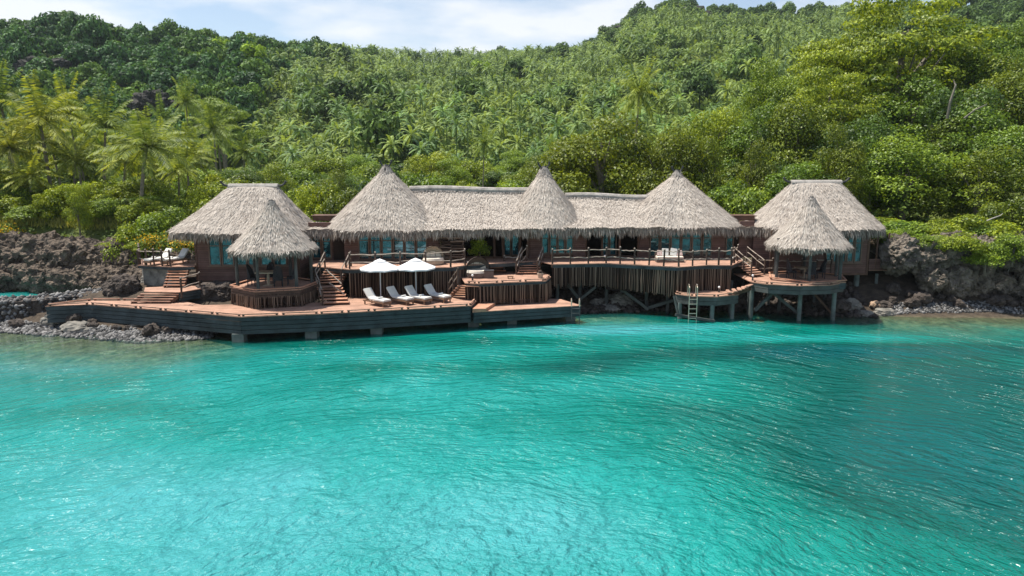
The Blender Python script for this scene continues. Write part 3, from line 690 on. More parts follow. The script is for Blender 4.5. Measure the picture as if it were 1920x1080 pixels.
# open lounges: recessed dark back walls, posts, glazed doors
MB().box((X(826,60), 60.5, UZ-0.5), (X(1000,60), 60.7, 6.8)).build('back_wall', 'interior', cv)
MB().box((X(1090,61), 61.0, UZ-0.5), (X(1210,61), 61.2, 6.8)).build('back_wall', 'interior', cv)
for px in (897, 927, 943, 975, 990): MB().log((X(px,Y2-0.5), Y2-0.5, UZ), (X(px,Y2-0.5), Y2-0.5, 6.3), 0.09, 0.02).build('post', 'brown', cv)
for px in (1097, 1128, 1160, 1195): MB().log((X(px,Y2), Y2-0.3, UZ), (X(px,Y2), Y2-0.3, 6.3), 0.09, 0.02).build('post', 'brown', cv)
for a, b in ((944, 958), (959, 974), (1130, 1144), (1145, 1159)): window(cv, X(a,Y2), X(b,Y2), UZ, 5.8, Y2+0.9, 5.3)
# roofs
c2 = at(724, 316, 58.0); c3 = at(1020, 319, 59.0); c4 = at(1270, 326, 60.2)
def cone(px_c, top, A, B, z0, Yc, name='cone_roof', n0=3.0, fr=0.74):
    rf = thatch(cv, name, hip(top.x, Yc, A, B, z0, top.z, 0.0, n0=n0, flare=0.015, top=0.2), 96, 14, 120, True, fringe=fr)
    cone_cap(rf, top.x, Yc, top.z, 1.0)
    horn(rf, (top.x-0.08, Yc, top.z+0.15), -1, 0.45, 0.085, 0.38); horn(rf, (top.x+0.08, Yc, top.z+0.15), 1, 0.5, 0.085, 0.36)
    return rf
cone(724, c2, 4.55, 4.3, 5.98, 58.0); cone(1020, c3, 3.4, 4.1, 6.02, 59.0, n0=2.2); cone(1270, c4, 5.0, 4.4, 6.02, 60.2)
ra, rb_ = at(768, 357, 58.6), at(1000, 360, 59.2)
rf = thatch(cv, 'long_roof', saddle((ra.x, 58.6, ra.z), (rb_.x+0.6, 59.2, rb_.z), 4.5, (6.0, 6.05), None), 70, 12, 120, False)
ridge_roll(rf, (ra.x, 58.6, ra.z), (rb_.x, 59.2, rb_.z), 0.26, 0.62)
MB().beam((ra.x, 61.1, 7.3), (rb_.x, 61.6, 7.3), 5.2, 0.2).build('rear_slope', 'thatch_sheet', rf)
ra, rb_ = at(1060, 369, 59.6), at(1235, 373, 60.2)
rf = thatch(cv, 'long_roof', saddle((ra.x-0.5, 59.6, ra.z), (rb_.x, 60.2, rb_.z), 4.4, (6.05, 6.05), None), 50, 12, 120, False)
ridge_roll(rf, (ra.x, 59.6, ra.z), (rb_.x, 60.2, rb_.z), 0.24, 0.6)
MB().beam((ra.x, 62.0, 7.1), (rb_.x, 62.4, 7.1), 5.2, 0.2).build('rear_slope', 'thatch_sheet', rf)
# low flat links with thatched eaves at both ends
for (pa, pb, Yk) in ((578, 632, 54.7), (1375, 1425, 56.5)):
    xa, xb = X(pa, Yk), X(pb, Yk); zt = Z(403, Yk+2.5)
    rf = thatch(cv, 'link_roof', saddle((xa-0.6, Yk+1.9, zt-0.55), (xb+0.6, Yk+1.9, zt-0.55), 2.0, (6.0, 6.0), None), 20, 5, 75, False)
    mb = MB(); mb.box((xa-0.1, Yk+1.95, zt-0.4), (xb+0.1, Yk+3.2, zt-0.08)); mb.box((xa-0.2, Yk+1.85, zt-0.075), (xb+0.2, Yk+3.3, zt)); mb.build('parapet', 'brown', rf)
rv = villa('thatched_villa', 'right villa on stilts with hipped thatched roof, last building before the cliff', (1446, 1628), 55.8, 3.6, 2.6,
      (1484, 1576, 348), 59.0, 4.95, 4.4, 5.95, 9.25, [(1548,1560),(1561,1573),(1574,1586),(1587,1600),(1601,1615)], 492, 1520)
for px in (1606, 1643, 1500, 1452):
    x = X(px, 56.3, 540); MB().tube([(x, 56.4, -1.0), (x, 56.4, 2.45)], 0.2 if px == 1606 else 0.12, 10).build('stilt', 'concrete', rv)
x0, x1 = X(1630, 56), X(1668, 56)
MB().box((x0, 55.9, 2.75), (x1, 58.5, 2.9)).build('side_porch', 'deck', rv)
mb = MB()
for k in range(16): mb.box((x0+(x1-x0)*k/16, 55.85, 2.8), (x0+(x1-x0)*(k+0.7)/16, 55.895, 3.55))
mb.box((x0, 55.84, 3.55), (x1, 55.92, 3.64)); mb.build('balustrade', 'siding', rv)
for x in (x0+0.5, x1-0.15): MB().log((x, 55.9, 2.8), (x, 55.9, 5.6), 0.07).build('post', 'brown', rv)

# ------------------------------------------------------------------ decks
def fascia(mb, poly, z, rows, h, off=0.0, edges=None):
    n = len(poly)
    for i in (edges if edges is not None else range(n)):
        a = Vector((*poly[i], 0)); b = Vector((*poly[(i+1) % n], 0))
        for k in range(rows):
            zz = z - (k+0.5)*h
            mb.beam((a.x, a.y, zz), (b.x, b.y, zz), 0.06, h-0.03)
def sticks(poly, z1, z0f, dens=9.0, jit=0.0):
    """screen of upright sticks along poly; z0f(t) bottom height"""
    mb = MB(); tot = 0
    for (a, b) in zip(poly[:-1], poly[1:]):
        a = Vector((*a, 0)); b = Vector((*b, 0)); n = int((b-a).length*dens)
        for k in range(n):
            p = a.lerp(b, (k+rnd.uniform(0.2, 0.8))/n); zb = z0f(p.x) + rnd.uniform(-0.14, 0.08); r = rnd.uniform(0.022, 0.045)
            lean = rnd.uniform(-0.05, 0.05)
            mb.tube([(p.x+lean, p.y-0.02+rnd.uniform(-0.03, 0.02), zb), (p.x+lean*0.3+rnd.uniform(-0.02,0.02), p.y-0.03, (zb+z1)/2), (p.x, p.y, z1)], [r*0.9, r, r], 5, True, min(1, max(0, rnd.gauss(0.45, 0.3))))
        mid = (a+b)/2; zc = min(z0f(a.x), z0f(b.x))
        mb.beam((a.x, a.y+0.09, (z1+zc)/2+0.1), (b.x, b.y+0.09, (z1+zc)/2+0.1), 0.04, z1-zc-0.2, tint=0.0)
    return mb
def deck(name, label, poly, z, edges, rows, h, cat='deck', toe=True, parent_extra=None):
    cx = sum(p[0] for p in poly)/len(poly); cy = sum(p[1] for p in poly)/len(poly)
    r = thing(name, (cx, cy, z-rows*h), label, cat)
    MB().prism(poly, z-0.05, z).build('deck_boards', 'deck', r)
    n = len(poly)
    mb = MB()
    cen = Vector((cx, cy, 0)); ins = [tuple((Vector((*p, 0)) + (cen-Vector((*p, 0))).normalized()*0.08)[:2]) for p in poly]
    fascia(mb, ins, z-0.053, rows, h, edges=edges); mb.build('fascia', 'fascia', r)
    if toe:
        mb = MB(); bl_ = MB()
        for i in edges:
            a = Vector((*poly[i], z)); b = Vector((*poly[(i+1) % n], z)); L_ = (b-a).length; k = max(1, round(L_/1.9))
            inn = (cen-(a+b)/2); inn.z = 0; inn = inn.normalized()*0.12
            for j in range(k):
                p = a.lerp(b, j/k)+inn; q = a.lerp(b, (j+1)/k)+inn; e = (q-p).normalized()*0.1
                mb.beam(p+e+Vector((0,0,0.12)), q-e+Vector((0,0,0.12)), 0.10, 0.06)
                for s_ in (p+e*2, q-e*2): bl_.box((s_.x-0.06, s_.y-0.04, z+0.002), (s_.x+0.06, s_.y+0.04, z+0.085))
        mb.build('toe_rail', 'deck', r); bl_.build('rail_blocks', 'brown', r)['kind'] = 'stuff'
    return r
MZ, RZ, TZ = 1.6, 1.2, 2.75
main_px = [(84,574),(166,570.5),(350,585.5),(450,594),(600,588.5),(700,583.5),(884,573),(893,564),(862,550),(660,553),(645,566),(380,572),(335,563),(170,563.5)]
mp_ = [xy(px, py, MZ) for px, py in main_px]
md = deck('bathing_deck', 'long low reddish timber deck with dark fascia and four loungers, along the water', mp_, MZ, [0,1,2,3,4,5,6,12,13], 4, 0.27)
for px, py in ((447,641),(584,634),(706,626),(888,612)):
    p = atz(px, py, 0); s = 0.36
    MB().box((p.x-s, p.y-0.1, -1.5), (p.x+s, p.y+0.6, 0.5)).build('pile', 'concrete', md)
for px, Yq in ((507, 49.5), (640, 50.5), (770, 51.5), (560, 51), (840, 52)):
    x = X(px, Yq, 600); MB().box((x-0.17, Yq-0.15, -1), (x+0.17, Yq+0.15, 0.52)).build('pile', 'concrete', md)
rp = [xy(px, py, RZ) for px, py in [(886,585),(1090,572.5),(1052,561),(990,558),(890,563)]]
rd_ = deck('lower_deck', 'small low timber deck one step down at the right end of the long deck', rp, RZ, [0,1], 3, 0.24, toe=False)
for px, py in ((960,608),(1070,602)):
    p = atz(px, py, 0); MB().box((p.x-0.33, p.y, -1.5), (p.x+0.33, p.y+0.6, 0.47)).build('pile', 'concrete', rd_)
p = xy(884, 575, MZ); q = xy(898, 562, MZ)
MB().prism([(p[0]+0.05,p[1]+.3),(p[0]+0.9,p[1]+.35),(q[0]+1.1,q[1]),(q[0]+0.05,q[1])], RZ+0.003, RZ+0.2).build('step', 'tread', rd_)
# terrace
tp = [xy(px, py, TZ) for px, py in [(872,531),(893,532),(1024,526.5),(1033,519),(1020,509),(858,509)]]
te = deck('terrace', 'middle terrace with wicker daybed, raised on a skirt of upright sticks', tp, TZ, [0,1,2], 1, 0.2)
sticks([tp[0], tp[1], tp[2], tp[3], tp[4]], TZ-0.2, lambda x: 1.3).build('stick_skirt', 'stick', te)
# upper deck
up_px = [(585,499),(655,505),(845,501),(872,497),(1008,489),(1036,495.5),(1137,493.5),(1273,500.5),(1325,497),(1372,497.5),(1392,489),(1392,477),(585,482)]
upo = [xy(px, py, UZ) for px, py in up_px]
ud = deck('upper_deck', 'long upper timber deck in front of the central house, skirted with upright sticks', upo, UZ-0.004, [0,1,2,3,5,6,7,8,9], 1, 0.24, toe=False)
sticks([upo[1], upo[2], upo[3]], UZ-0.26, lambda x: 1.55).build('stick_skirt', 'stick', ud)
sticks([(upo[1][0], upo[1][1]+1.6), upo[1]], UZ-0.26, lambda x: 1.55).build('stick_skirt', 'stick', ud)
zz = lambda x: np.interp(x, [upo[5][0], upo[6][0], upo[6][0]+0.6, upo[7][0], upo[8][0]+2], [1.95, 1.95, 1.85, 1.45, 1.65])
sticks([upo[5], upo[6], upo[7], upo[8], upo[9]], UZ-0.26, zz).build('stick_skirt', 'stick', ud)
for px, Yq in ((1045,54.5),(1087,55),(1137,55.2),(1165,56),(1212,54.2),(1252,54),(1310,53.6),(1370,53.5)):
    x = X(px, Yq, 560); MB().tube([(x, Yq, -1), (x, Yq, 2.4)], 0.13, 8).build('stilt', 'beam', ud)
def brace(parent, p0, p1, w=0.2, m='beam'):
    MB().beam(p0, p1, w, w).build('brace', m, parent)
brace(ud, at(1157,536,54.2), at(1216,580,53.6)); brace(ud, at(1116,538,54.6), at(1086,562,54.4)); brace(ud, at(1065,534,54.6), at(1084,558,54.4)); brace(ud, at(1215,577,53.8), at(1262,563,53.6), 0.22)
# railings ---------------------------------------------------------------
def railing(name, label, pts, z, sp=1.15, h=1.08, end=True):
    pts = [Vector((p[0], p[1], p[2] if len(p) > 2 else z)) for p in pts]
    r = thing(name, pts[0][:], label, 'railing'); P_ = []
    for a, b in zip(pts[:-1], pts[1:]):
        n = max(1, round((b-a).length/sp)); P_ += [a.lerp(b, k/n) for k in range(n)]
    P_.append(pts[-1])
    for p in P_:
        t = Vector((rnd.uniform(-.03,.03), 0, 0)); hh = h+rnd.uniform(-.05, .12)
        o = MB().log(p-Vector((0,0,0.25)), p+t+Vector((0,0,hh)), 0.065, 0.012, 7, 4).build('post', 'logdark', r)
        MB().ball(p+t+Vector((0,0,hh+0.02)), 0.07, 7, 4).build('post_cap', 'log', o)
    for hz in (0.93, 0.42) if z < 90 else (0.93,):
        for a, b in zip(P_[:-1], P_[1:]):
            MB().log(a+Vector((0,0,h*hz+rnd.uniform(-.05,.05))), b+Vector((0,0,h*hz+rnd.uniform(-.05,.05))), 0.038, 0.035, 6, 5).build('rail', 'log', r)
    return r
def inset(p, d=0.12): return (p[0], p[1]+d)
railing('log_railing', 'long log railing along the front of the upper deck, right of the middle stairs', [inset(upo[5]), inset(upo[6]), inset(upo[7]), inset(upo[8]), inset(upo[9]), (upo[10][0]-0.4, upo[10][1])], UZ)
railing('log_railing', 'log railing along the upper deck behind the two white umbrellas', [inset(upo[1]), inset(upo[2]), inset(upo[3])], UZ, sp=1.75)
railing('log_railing', 'short log railing behind the terrace, left of the stairs to the house', [(X(945,55), 55.0), (X(972,55), 55.0), (X(988,54.7), 54.9, UZ)], TZ+0.15)
def stairs(name, label, pt, pb, width, n, ang=None, rail=(), tm='tread', th=0.05, wtop=None):
    pt = Vector(pt); pb = Vector(pb); r = thing(name, pb[:], label, 'stairs')
    d = pb-pt; d.z = 0; L_ = d.length; d.normalize()
    s = Vector((-d.y, d.x, 0)) if ang is None else Vector((cos(ang), sin(ang), 0))
    go = L_/n
    for k in range(n):
        t = (k+0.5)/n; c = pt.lerp(pb, t); c.z = pt.z + (pb.z-pt.z)*(k+1)/(n+1); w = width if wtop is None else wtop+(width-wtop)*t
        MB().beam(c-s*w/2, c+s*w/2, go*1.12, th).build('tread', tm, r)
    for q in (-1, 1):
        MB().beam(pt+s*q*width*0.46-Vector((0,0,0.22)), pb+s*q*width*0.46-Vector((0,0,0.05)), 0.07, 0.24).build('stringer', 'brown', r)
    for q in rail:
        a = pt+s*q*width*0.52; b = pb+s*q*width*0.52
        for p in (a, (a+b)/2, b): MB().log(p-Vector((0,0,0.1)), p+Vector((0,0,1.05)), 0.065, 0.012, 7, 4).build('post', 'logdark', r)
        for hh in (0.95, 0.5): MB().log(a+Vector((0,0,hh+0.1)), b+Vector((0,0,hh)), 0.042, 0.03).build('handrail', 'log', r)
    return r
# left small sun deck with two loungers
LZ = 3.6
lp = [xy(px, py, LZ) for px, py in [(258,497),(318,500),(365,499),(366,488),(262,486)]]
ld = deck('sun_deck', 'small raised sun deck with two loungers at the left end of the left villa', lp, LZ, [0,1], 1, 0.2, toe=False)
MB().prism([(lp[0][0]+.2, lp[0][1]+.3), (lp[1][0], lp[1][1]+.25), (lp[2][0]-0.8, lp[2][1]+.3), (lp[3][0]-0.8, lp[3][1]-.2), (lp[4][0]+.2, lp[4][1]-.2)], 0.8, LZ-0.26).build('stone_base', 'rockgrey', ld)
railing('log_railing', 'log railing in front of the two loungers on the small left sun deck', [inset(lp[0]), inset(lp[1])], LZ, sp=0.75)
railing('log_railing', 'log railing along the outer left side of the small sun deck', [(lp[0][0]+.05, lp[0][1]+.3), (lp[4][0]+.05, lp[4][1]-.1)], LZ, sp=0.9)
# landing and its stairs
GZ = 2.3
lnd = [xy(px, py, GZ) for px, py in [(270,546.5),(335,548),(378,541),(376,536),(330,536),(272,539)]]
lan = deck('landing', 'small square timber landing between the two left flights of steps', lnd, GZ, [1], 3, 0.2, toe=False)
a = at(337, 503, 52.6); b = xy(325, 540, GZ)
stairs('timber_steps', 'narrow flight of steps from the small left sun deck down to the landing', (a.x, a.y, LZ), (b[0], b[1]+.1, GZ), 1.45, 7, ang=0.0)
a = xy(301, 547.5, GZ); b = xy(284, 568, MZ)
stairs('timber_steps', 'wide shallow steps from the small landing down to the long deck', (a[0], a[1]+.1, GZ), (b[0], b[1]-.25, MZ), 2.6, 4, ang=0.0, tm='deck')
railing('log_railing', 'short log railing on the right edge of the left landing', [xy(340, 552, GZ), xy(375, 540, GZ)], GZ, sp=1.9)

# ------------------------------------------------------------------ gazebos
def gazebo(label, cxpx, Yc, R, zf, z_e, z_t, skirt, nside=6, rot=0.0):
    x = X(cxpx, Yc, 470); r = thing('thatched_gazebo', (x, Yc, zf-0.5), label, 'gazebo')
    Rp = R*0.97
    poly = [(x+Rp*1.08*cos(rot+2*pi*k/nside), Yc+Rp*sin(rot+2*pi*k/nside)) for k in range(nside)]
    MB().prism(poly, zf-0.06, zf).build('floor', 'deck', r)
    mb = MB(); fascia(mb, [(x+(p[0]-x)*0.985, Yc+(p[1]-Yc)*0.985) for p in poly], zf-0.062, 2, 0.22); mb.build('fascia', 'logdark' if skirt else 'fascia', r)
    mb = MB()
    for k in range(nside): mb.beam((*poly[k], zf+0.12), (*poly[(k+1)%nside], zf+0.12), 0.12, 0.06)
    mb.build('toe_rail', 'tread', r)
    for k in range(nside):
        px_, py_ = x+(poly[k][0]-x)*0.84, Yc+(poly[k][1]-Yc)*0.84
        MB().log((px_, py_, zf), (px_, py_, z_e+0.5), 0.11, 0.01, 9, 4).build('post', 'beam', r)
    if skirt: sticks(poly+[poly[0]], zf-0.4, lambda q: skirt).build('stick_skirt', 'stick', r)
    f = hip(x, Yc, R, R, z_e, z_t, 0.0, n0=2.3, flare=0.05, top=0.2)
    rf = thatch(r, 'roof', f, 72, 12, 125, True, fringe=0.42)
    cone_cap(rf, x, Yc, z_t-0.05, 0.85)
    return r, x
lg_, lgx = gazebo('left gazebo with pointed thatched roof over a dining set, on the long deck', 513, 49.4, 2.72, 2.75, 5.25, 8.2, 1.62, rot=0.35)
rg_, rgx = gazebo('right gazebo with pointed thatched roof, on stilts over the water', 1515, 52.9, 2.75, 2.68, 5.08, 8.25, None, rot=0.25)
# round platform under the right gazebo
pf = [xy(px, py, 2.62) for px, py in [(1408,528),(1440,533),(1500,536),(1560,534),(1584,529)]]
pf += [(pf[-1][0]+0.2, 54.6), (pf[0][0]-0.1, 55.4)]
pd = deck('gazebo_platform', 'curved timber platform on stilts under the right gazebo', pf, 2.616, [0,1,2,3], 2, 0.3)
for px, row in ((1410,597),(1501,603),(1565,602)):
    p = atz(px, row, 0); MB().tube([(p.x, p.y+.35, -1), (p.x, p.y+.35, 2.0)], 0.15, 9).build('stilt', 'concrete', pd)
for px, Yq in ((1461,53.6),(1525,54),(1545,54.2),(1404,52.6),(1440,55)):
    x = X(px, Yq, 570); MB().tube([(x, Yq, -1), (x, Yq, 2.0)], 0.13, 8).build('stilt', 'beam', pd)
brace(pd, at(1449,549,51.4), at(1415,582,51.3)); brace(pd, at(1449,549,51.4), at(1497,588,51.2)); brace(pd, at(1528,552,52), at(1565,594,51.4), 0.13, 'brown')
railing('log_railing', 'log railing on the back edge of the right gazebo platform', [(X(1424,54.9), 54.9), (X(1560,54.9), 54.9)], 2.62, sp=1.15)
# swim platform
sp_ = [xy(px, py, 1.75) for px, py in [(1262,546),(1268,551),(1300,555.5),(1345,556.5),(1386,552),(1388,545),(1350,540),(1290,539)]]
sd = deck('swim_platform', 'small low swimming platform with a steel ladder, below the upper deck', sp_, 1.75, [0,1,2,3], 2, 0.3)
for px, row in ((1277,600),(1338,605),(1376,600)):
    p = atz(px, row, 0); MB().tube([(p.x, p.y+.5, -1), (p.x, p.y+.5, 1.15)], 0.15, 8).build('stilt', 'concrete', sd)
brace(sd, at(1264,555,50.6), at(1271,588,50.4), 0.13); brace(sd, at(1266,590,50.4), at(1340,602,50.2), 0.16)
for d_ in (pd, sd):
    for c in d_.children:
        if c.name.startswith('fascia'): c.data.materials[0] = M['beam']
# winding steps
def curve_steps(label, pts, n, w):
    """fan of steps along a curved line: pts (x,y,z)"""
    pts = [Vector(p) for p in pts]; r = thing('curved_steps', pts[-1][:], label, 'stairs')
    def ev(t):
        a, b, c = pts; return a*(1-t)**2 + b*2*t*(1-t) + c*t*t
    for k in range(n):
        t = (k+0.5)/n; p = ev(t); d = (ev(min(1, t+.02))-ev(max(0, t-.02))); d.z = 0; d.normalize(); s = Vector((-d.y, d.x, 0))
        g = (pts[2]-pts[0]).length/n*0.75
        mb = MB(); L_ = []
        for i in range(9):
            a = pi*i/8; L_.append(p + d*(g*0.25+g*0.55*sin(a)) + s*w/2*cos(a))
        L_ += [p - s*w/2 - d*g*0.5, p + s*w/2 - d*g*0.5]
        mb.prism([(q.x, q.y) for q in L_], p.z-0.06, p.z).build('tread', 'deck', r)
    mb = MB(); mb.tube([ev(k/8)-Vector((0,0,0.28)) for k in range(9)], 0.12, 5); mb.build('stringer', 'brown', r)
    return r, ev
a = atz(1388, 488, UZ); b = atz(1418, 519, 2.62)
r1, ev = curve_steps('winding steps from the upper deck down to the right gazebo platform', [(a.x, a.y, UZ-.12), (a.x+.5, (a.y+b.y)/2-.2, 3.1), (b.x+.1, b.y, 2.75)], 6, 1.2)
for q in (-0.75, 0.75):
    for t in (0, 0.5, 1):
        p = ev(t)+Vector((q*0.8, q*0.5, 0)); MB().log(p, p+Vector((0,0,1.05)), 0.06, 0.01).build('post', 'logdark', r1)
    for hh in (0.6, 1.0):
        MB().log(ev(0)+Vector((q*.8,q*.5,hh+.1)), ev(1)+Vector((q*.8,q*.5,hh)), 0.035, 0.02).build('handrail', 'log', r1)
a = atz(1408, 532, 2.55); b = atz(1362, 551, 1.8)
curve_steps('winding steps from the gazebo platform down to the swimming platform', [(a.x, a.y, 2.5), (a.x-.3, b.y+.1, 2.2), (b.x, b.y+.2, 1.93)], 6, 1.1)
# stairs between gazebo and long deck
a = atz(634, 500, UZ); c = at(616, 545, 50.6)
r_ = stairs('timber_stairs', 'upper flight of stairs with crossed log rails, right of the left gazebo', (a.x, a.y, UZ), (c.x, c.y, 2.55), 1.7, 6, ang=0.25, rail=(-1, 1))
b = atz(640, 572, MZ)
r_ = stairs('timber_stairs', 'lower flight of stairs down to the long deck beside the left gazebo', (c.x+.1, c.y-.1, 2.5), (b.x-.3, b.y, MZ), 1.7, 5, ang=0.15, rail=(-1,))
cx_, cy_ = c.x, c.y
lnd2 = [(cx_-1.1, cy_-0.6), (cx_+0.9, cy_-0.5), (cx_+0.9, cy_+0.5), (cx_-1.1, cy_+0.5)]
MB().prism(lnd2, 2.44, 2.5).build('half_landing', 'deck', r_)
for s0, s1 in (((612,505),(640,532)),((617,530),(645,552))):
    MB().log(at(*s0, 50.0), at(*s1, 49.4), 0.045, 0.03).build('handrail', 'log', r_)
a = atz(880, 532, TZ); b = atz(862, 557, MZ)
stairs('timber_stairs', 'broad steps with log handrails from the terrace down to the long deck', (a.x, a.y+.1, TZ), (b.x, b.y, MZ), 1.5, 5, ang=-0.15, rail=(-1,))
b = atz(988, 515, TZ); a = atz(998, 489, UZ)
stairs('timber_stairs', 'stairs with log rails from the terrace up to the upper deck', (a.x, a.y, UZ), (b.x, b.y, TZ), 1.5, 5, ang=0.05, rail=(-1, 1))
b = atz(936, 512, TZ)
stairs('timber_stairs', 'short flight of steps at the back of the terrace beside the wicker daybed', (b.x-.4, b.y+1.5, UZ), (b.x, b.y, TZ), 1.1, 4, ang=0.0)
MB_ = MB()
# stacked log screen
r = thing('log_screen', (X(846,54.6), 54.6, UZ), 'tall screen of stacked split logs under the eaves, behind the pale wicker pod', 'screen')
xa, xb = X(824, 54.6), X(868, 54.6)
for x in (xa, xb, (xa+xb)/2): MB().log((x, 54.7, UZ), (x+rnd.uniform(-.1,.1), 54.7, 6.1), 0.07).build('post', 'logdark', r)
mb = MB()
for k in range(17):
    z = UZ+0.1+k*0.14
    for s0, s1 in ((xa, (xa+xb)/2-.05), ((xa+xb)/2+.05, xb)):
        if rnd.random() < 0.88: mb.log((s0+rnd.uniform(-.15,.1), 54.6+rnd.uniform(-.05,.05), z), (s1+rnd.uniform(-.1,.15), 54.6, z+rnd.uniform(-.04,.04)), rnd.uniform(0.035, 0.06), 0.02, tint=rnd.random())
mb.build('stacked_logs', 'stick', r)

# ------------------------------------------------------------------ furniture
def make_lounger(label):
    r = thing('sun_lounger', (0,0,0), label, 'sun lounger', 'white cushioned teak loungers')
    fr = MB(); fr.beam((0,-0.33,0.28),(1.35,-0.33,0.28),0.06,0.09); fr.beam((0,0.33,0.28),(1.35,0.33,0.28),0.06,0.09)
    fr.beam((-0.55,-0.33,0.28),(0,-0.33,0.28),0.058,0.088); fr.beam((-0.55,0.33,0.28),(0,0.33,0.28),0.058,0.088); fr.beam((1.35,-0.36,0.27),(1.35,0.36,0.27),0.06,0.13); fr.beam((-0.55,-0.36,0.27),(-0.55,0.36,0.27),0.06,0.1)
    fr.build('frame', 'teak', r)
    for x, y in ((1.28,-0.3),(1.28,0.3),(-0.48,-0.3),(-0.48,0.3)): MB().box((x-.035,y-.035,0),(x+.035,y+.035,.235)).build('leg', 'teak', r)
    c = MB(); prof = [(1.36,0.36),(0.9,0.37),(0.42,0.37),(0.0,0.38),(-0.12,0.44),(-0.34,0.66),(-0.60,0.98)]
    vs = []; 
    for i, (x, z) in enumerate(prof):
        for (y, dz) in ((-0.33,0),(-0.33,0.09),(-0.29,0.115),(0.29,0.115),(0.33,0.09),(0.33,0)):
            sx = -dz*0.75 if i > 4 else 0; vs.append((x - (dz*0.7 if i > 4 else 0)*-1 + 0, y, z+dz*(0.7 if i > 4 else 1)))
    fs = []
    for i in range(len(prof)-1):
        for j in range(6): k = (j+1)%6; fs.append((i*6+j, i*6+k, (i+1)*6+k, (i+1)*6+j))
    fs += [tuple(range(6))[::-1], tuple(range(36, 42))]
    c.add(vs, fs).build('cushion', 'cushion', r)
    MB().beam((-0.1,-0.2,0.28),(-0.52,-0.2,0.86),0.04,0.04).build('back_support', 'teak', r)
    t = MB().tube([(0.72,-0.22,0.54),(0.72,0.16,0.54)], 0.065, 9); t.build('rolled_towel', 'towel', r)
    return r
loung = [ (700, 571, MZ, 'first lounger from the left under the umbrellas, beside the stairs'), (743, 567.5, MZ, 'second lounger from the left, just right of the left umbrella pole'),
          (777, 566, MZ, 'third lounger from the left, in front of the right umbrella pole'), (813, 563, MZ, 'fourth lounger from the left, right of both umbrella poles') ]
l0 = None
ang = radians(-38)
for px, py, z, lab in loung:
    p = atz(px, py, z); lab = 'white cushioned teak lounger, ' + lab
    if l0 is None: l0 = make_lounger(lab); l0.location = p; l0.rotation_euler = (0,0,ang)
    else: copy_tree(l0, p, ang+rnd.uniform(-.06,.06), label=lab)
for px, py, lab in ((307, 494, 'left one of two white loungers on the small left sun deck'), (338, 494, 'right one of two white loungers on the small left sun deck')):
    p = atz(px, py, LZ); copy_tree(l0, p, radians(180+62), label=lab)
def umbrella(px, row_top, Y, label, first=None):
    p = at(px, row_top, Y); 
    if first: return copy_tree(first, (p.x, Y, MZ), 0.3, label=label)
    h = p.z-MZ; r = thing('sun_umbrella', (p.x, Y, MZ), label, 'umbrella', 'white umbrellas over the loungers')
    MB().tube([(p.x, Y, MZ), (p.x, Y, MZ+h-0.05)], 0.035, 8).build('pole', 'canvas', r)
    MB().tube([(p.x, Y, MZ), (p.x, Y, MZ+0.08)], 0.28, 16).build('base', 'concrete', r)
    n = 8; vs = [(p.x, Y, p.z)]; rings = [(0.42, 0.14), (0.92, 0.37), (1.36, 0.56)]
    for k, (rr, dz) in enumerate(rings):
        for i in range(n*4):
            a = 2*pi*i/(n*4); sc = 1 - 0.055*(1-abs(cos(a*n/2)))*(k/2); sag = 0.05*(1-abs(cos(a*n/2)))*(1 if k else 0)
            vs.append((p.x+rr*sc*cos(a), Y+rr*sc*sin(a), p.z-dz-sag))
    m = n*4; fs = [(0, 1+i, 1+(i+1)%m) for i in range(m)]
    for k in range(2):
        for i in range(m): j = (i+1)%m; fs.append((1+k*m+i, 1+(k+1)*m+i, 1+(k+1)*m+j, 1+k*m+j))
    b0 = len(vs)
    for i in range(m): q = vs[1+2*m+i]; vs.append((q[0], q[1], q[2]-0.09))
    for i in range(m): j = (i+1)%m; fs.append((1+2*m+i, b0+i, b0+j, 1+2*m+j))
    cn_ = MB().add(vs, fs).build('canopy', 'canvas', r)
    tp_ = [(p.x, Y, p.z+0.08)]+[(p.x+0.42*cos(2*pi*i/16), Y+0.42*sin(2*pi*i/16), p.z-0.10) for i in range(16)]
    MB().add(tp_, [(0, 1+i, 1+(i+1)%16) for i in range(16)]).build('vent_cap', 'canvas', cn_)
    for i in range(8):
        a = 2*pi*i/8; MB().tube([(p.x, Y, p.z-0.12), (p.x+1.24*cos(a), Y+1.24*sin(a), p.z-0.72)], 0.012, 4).build('rib', 'teak', r)
    return r
u1 = umbrella(712, 487, 49.9, 'white sun umbrella on the left, over the first two loungers')
umbrella(779, 484.5, 50.3, 'white sun umbrella on the right, over the third and fourth loungers', u1)
def armchair(label):
    r = thing('wicker_chair', (0,0,0), label, 'chair', 'dark wicker dining chairs')
    MB().box((-0.26,-0.26,0.36),(0.26,0.26,0.45)).build('seat', 'wicker', r)
    vs = []; n = 11
    for k in range(2):
        for j in range(5):
            for i in range(n):
                a = pi*(0.0+i/(n-1)); hh = 0.42 + (0.25+0.5*sin(a)**0.8)*j/4; rr = 0.30-0.03*k
                vs.append((rr*cos(a)*(1-0.12*j/4), 0.02+rr*sin(a)*0.95+0.05*j/4, hh))
    fs = []
    for k in range(2):
        for j in range(4):
            for i in range(n-1):
                q = k*5*n+j*n+i; f = (q, q+1, q+n+1, q+n); fs.append(f if k == 0 else f[::-1])
    for i in range(n-1): q = 4*n+i; fs.append((q, q+1, q+1+5*n, q+5*n))
    MB().add(vs, fs).build('backrest', 'wicker', r)
    for x, y in ((-.22,-.22),(.22,-.22),(-.22,.22),(.22,.22)): MB().tube([(x,y,0),(x,y,.37)], 0.025, 6).build('leg', 'wicker', r)
    return r
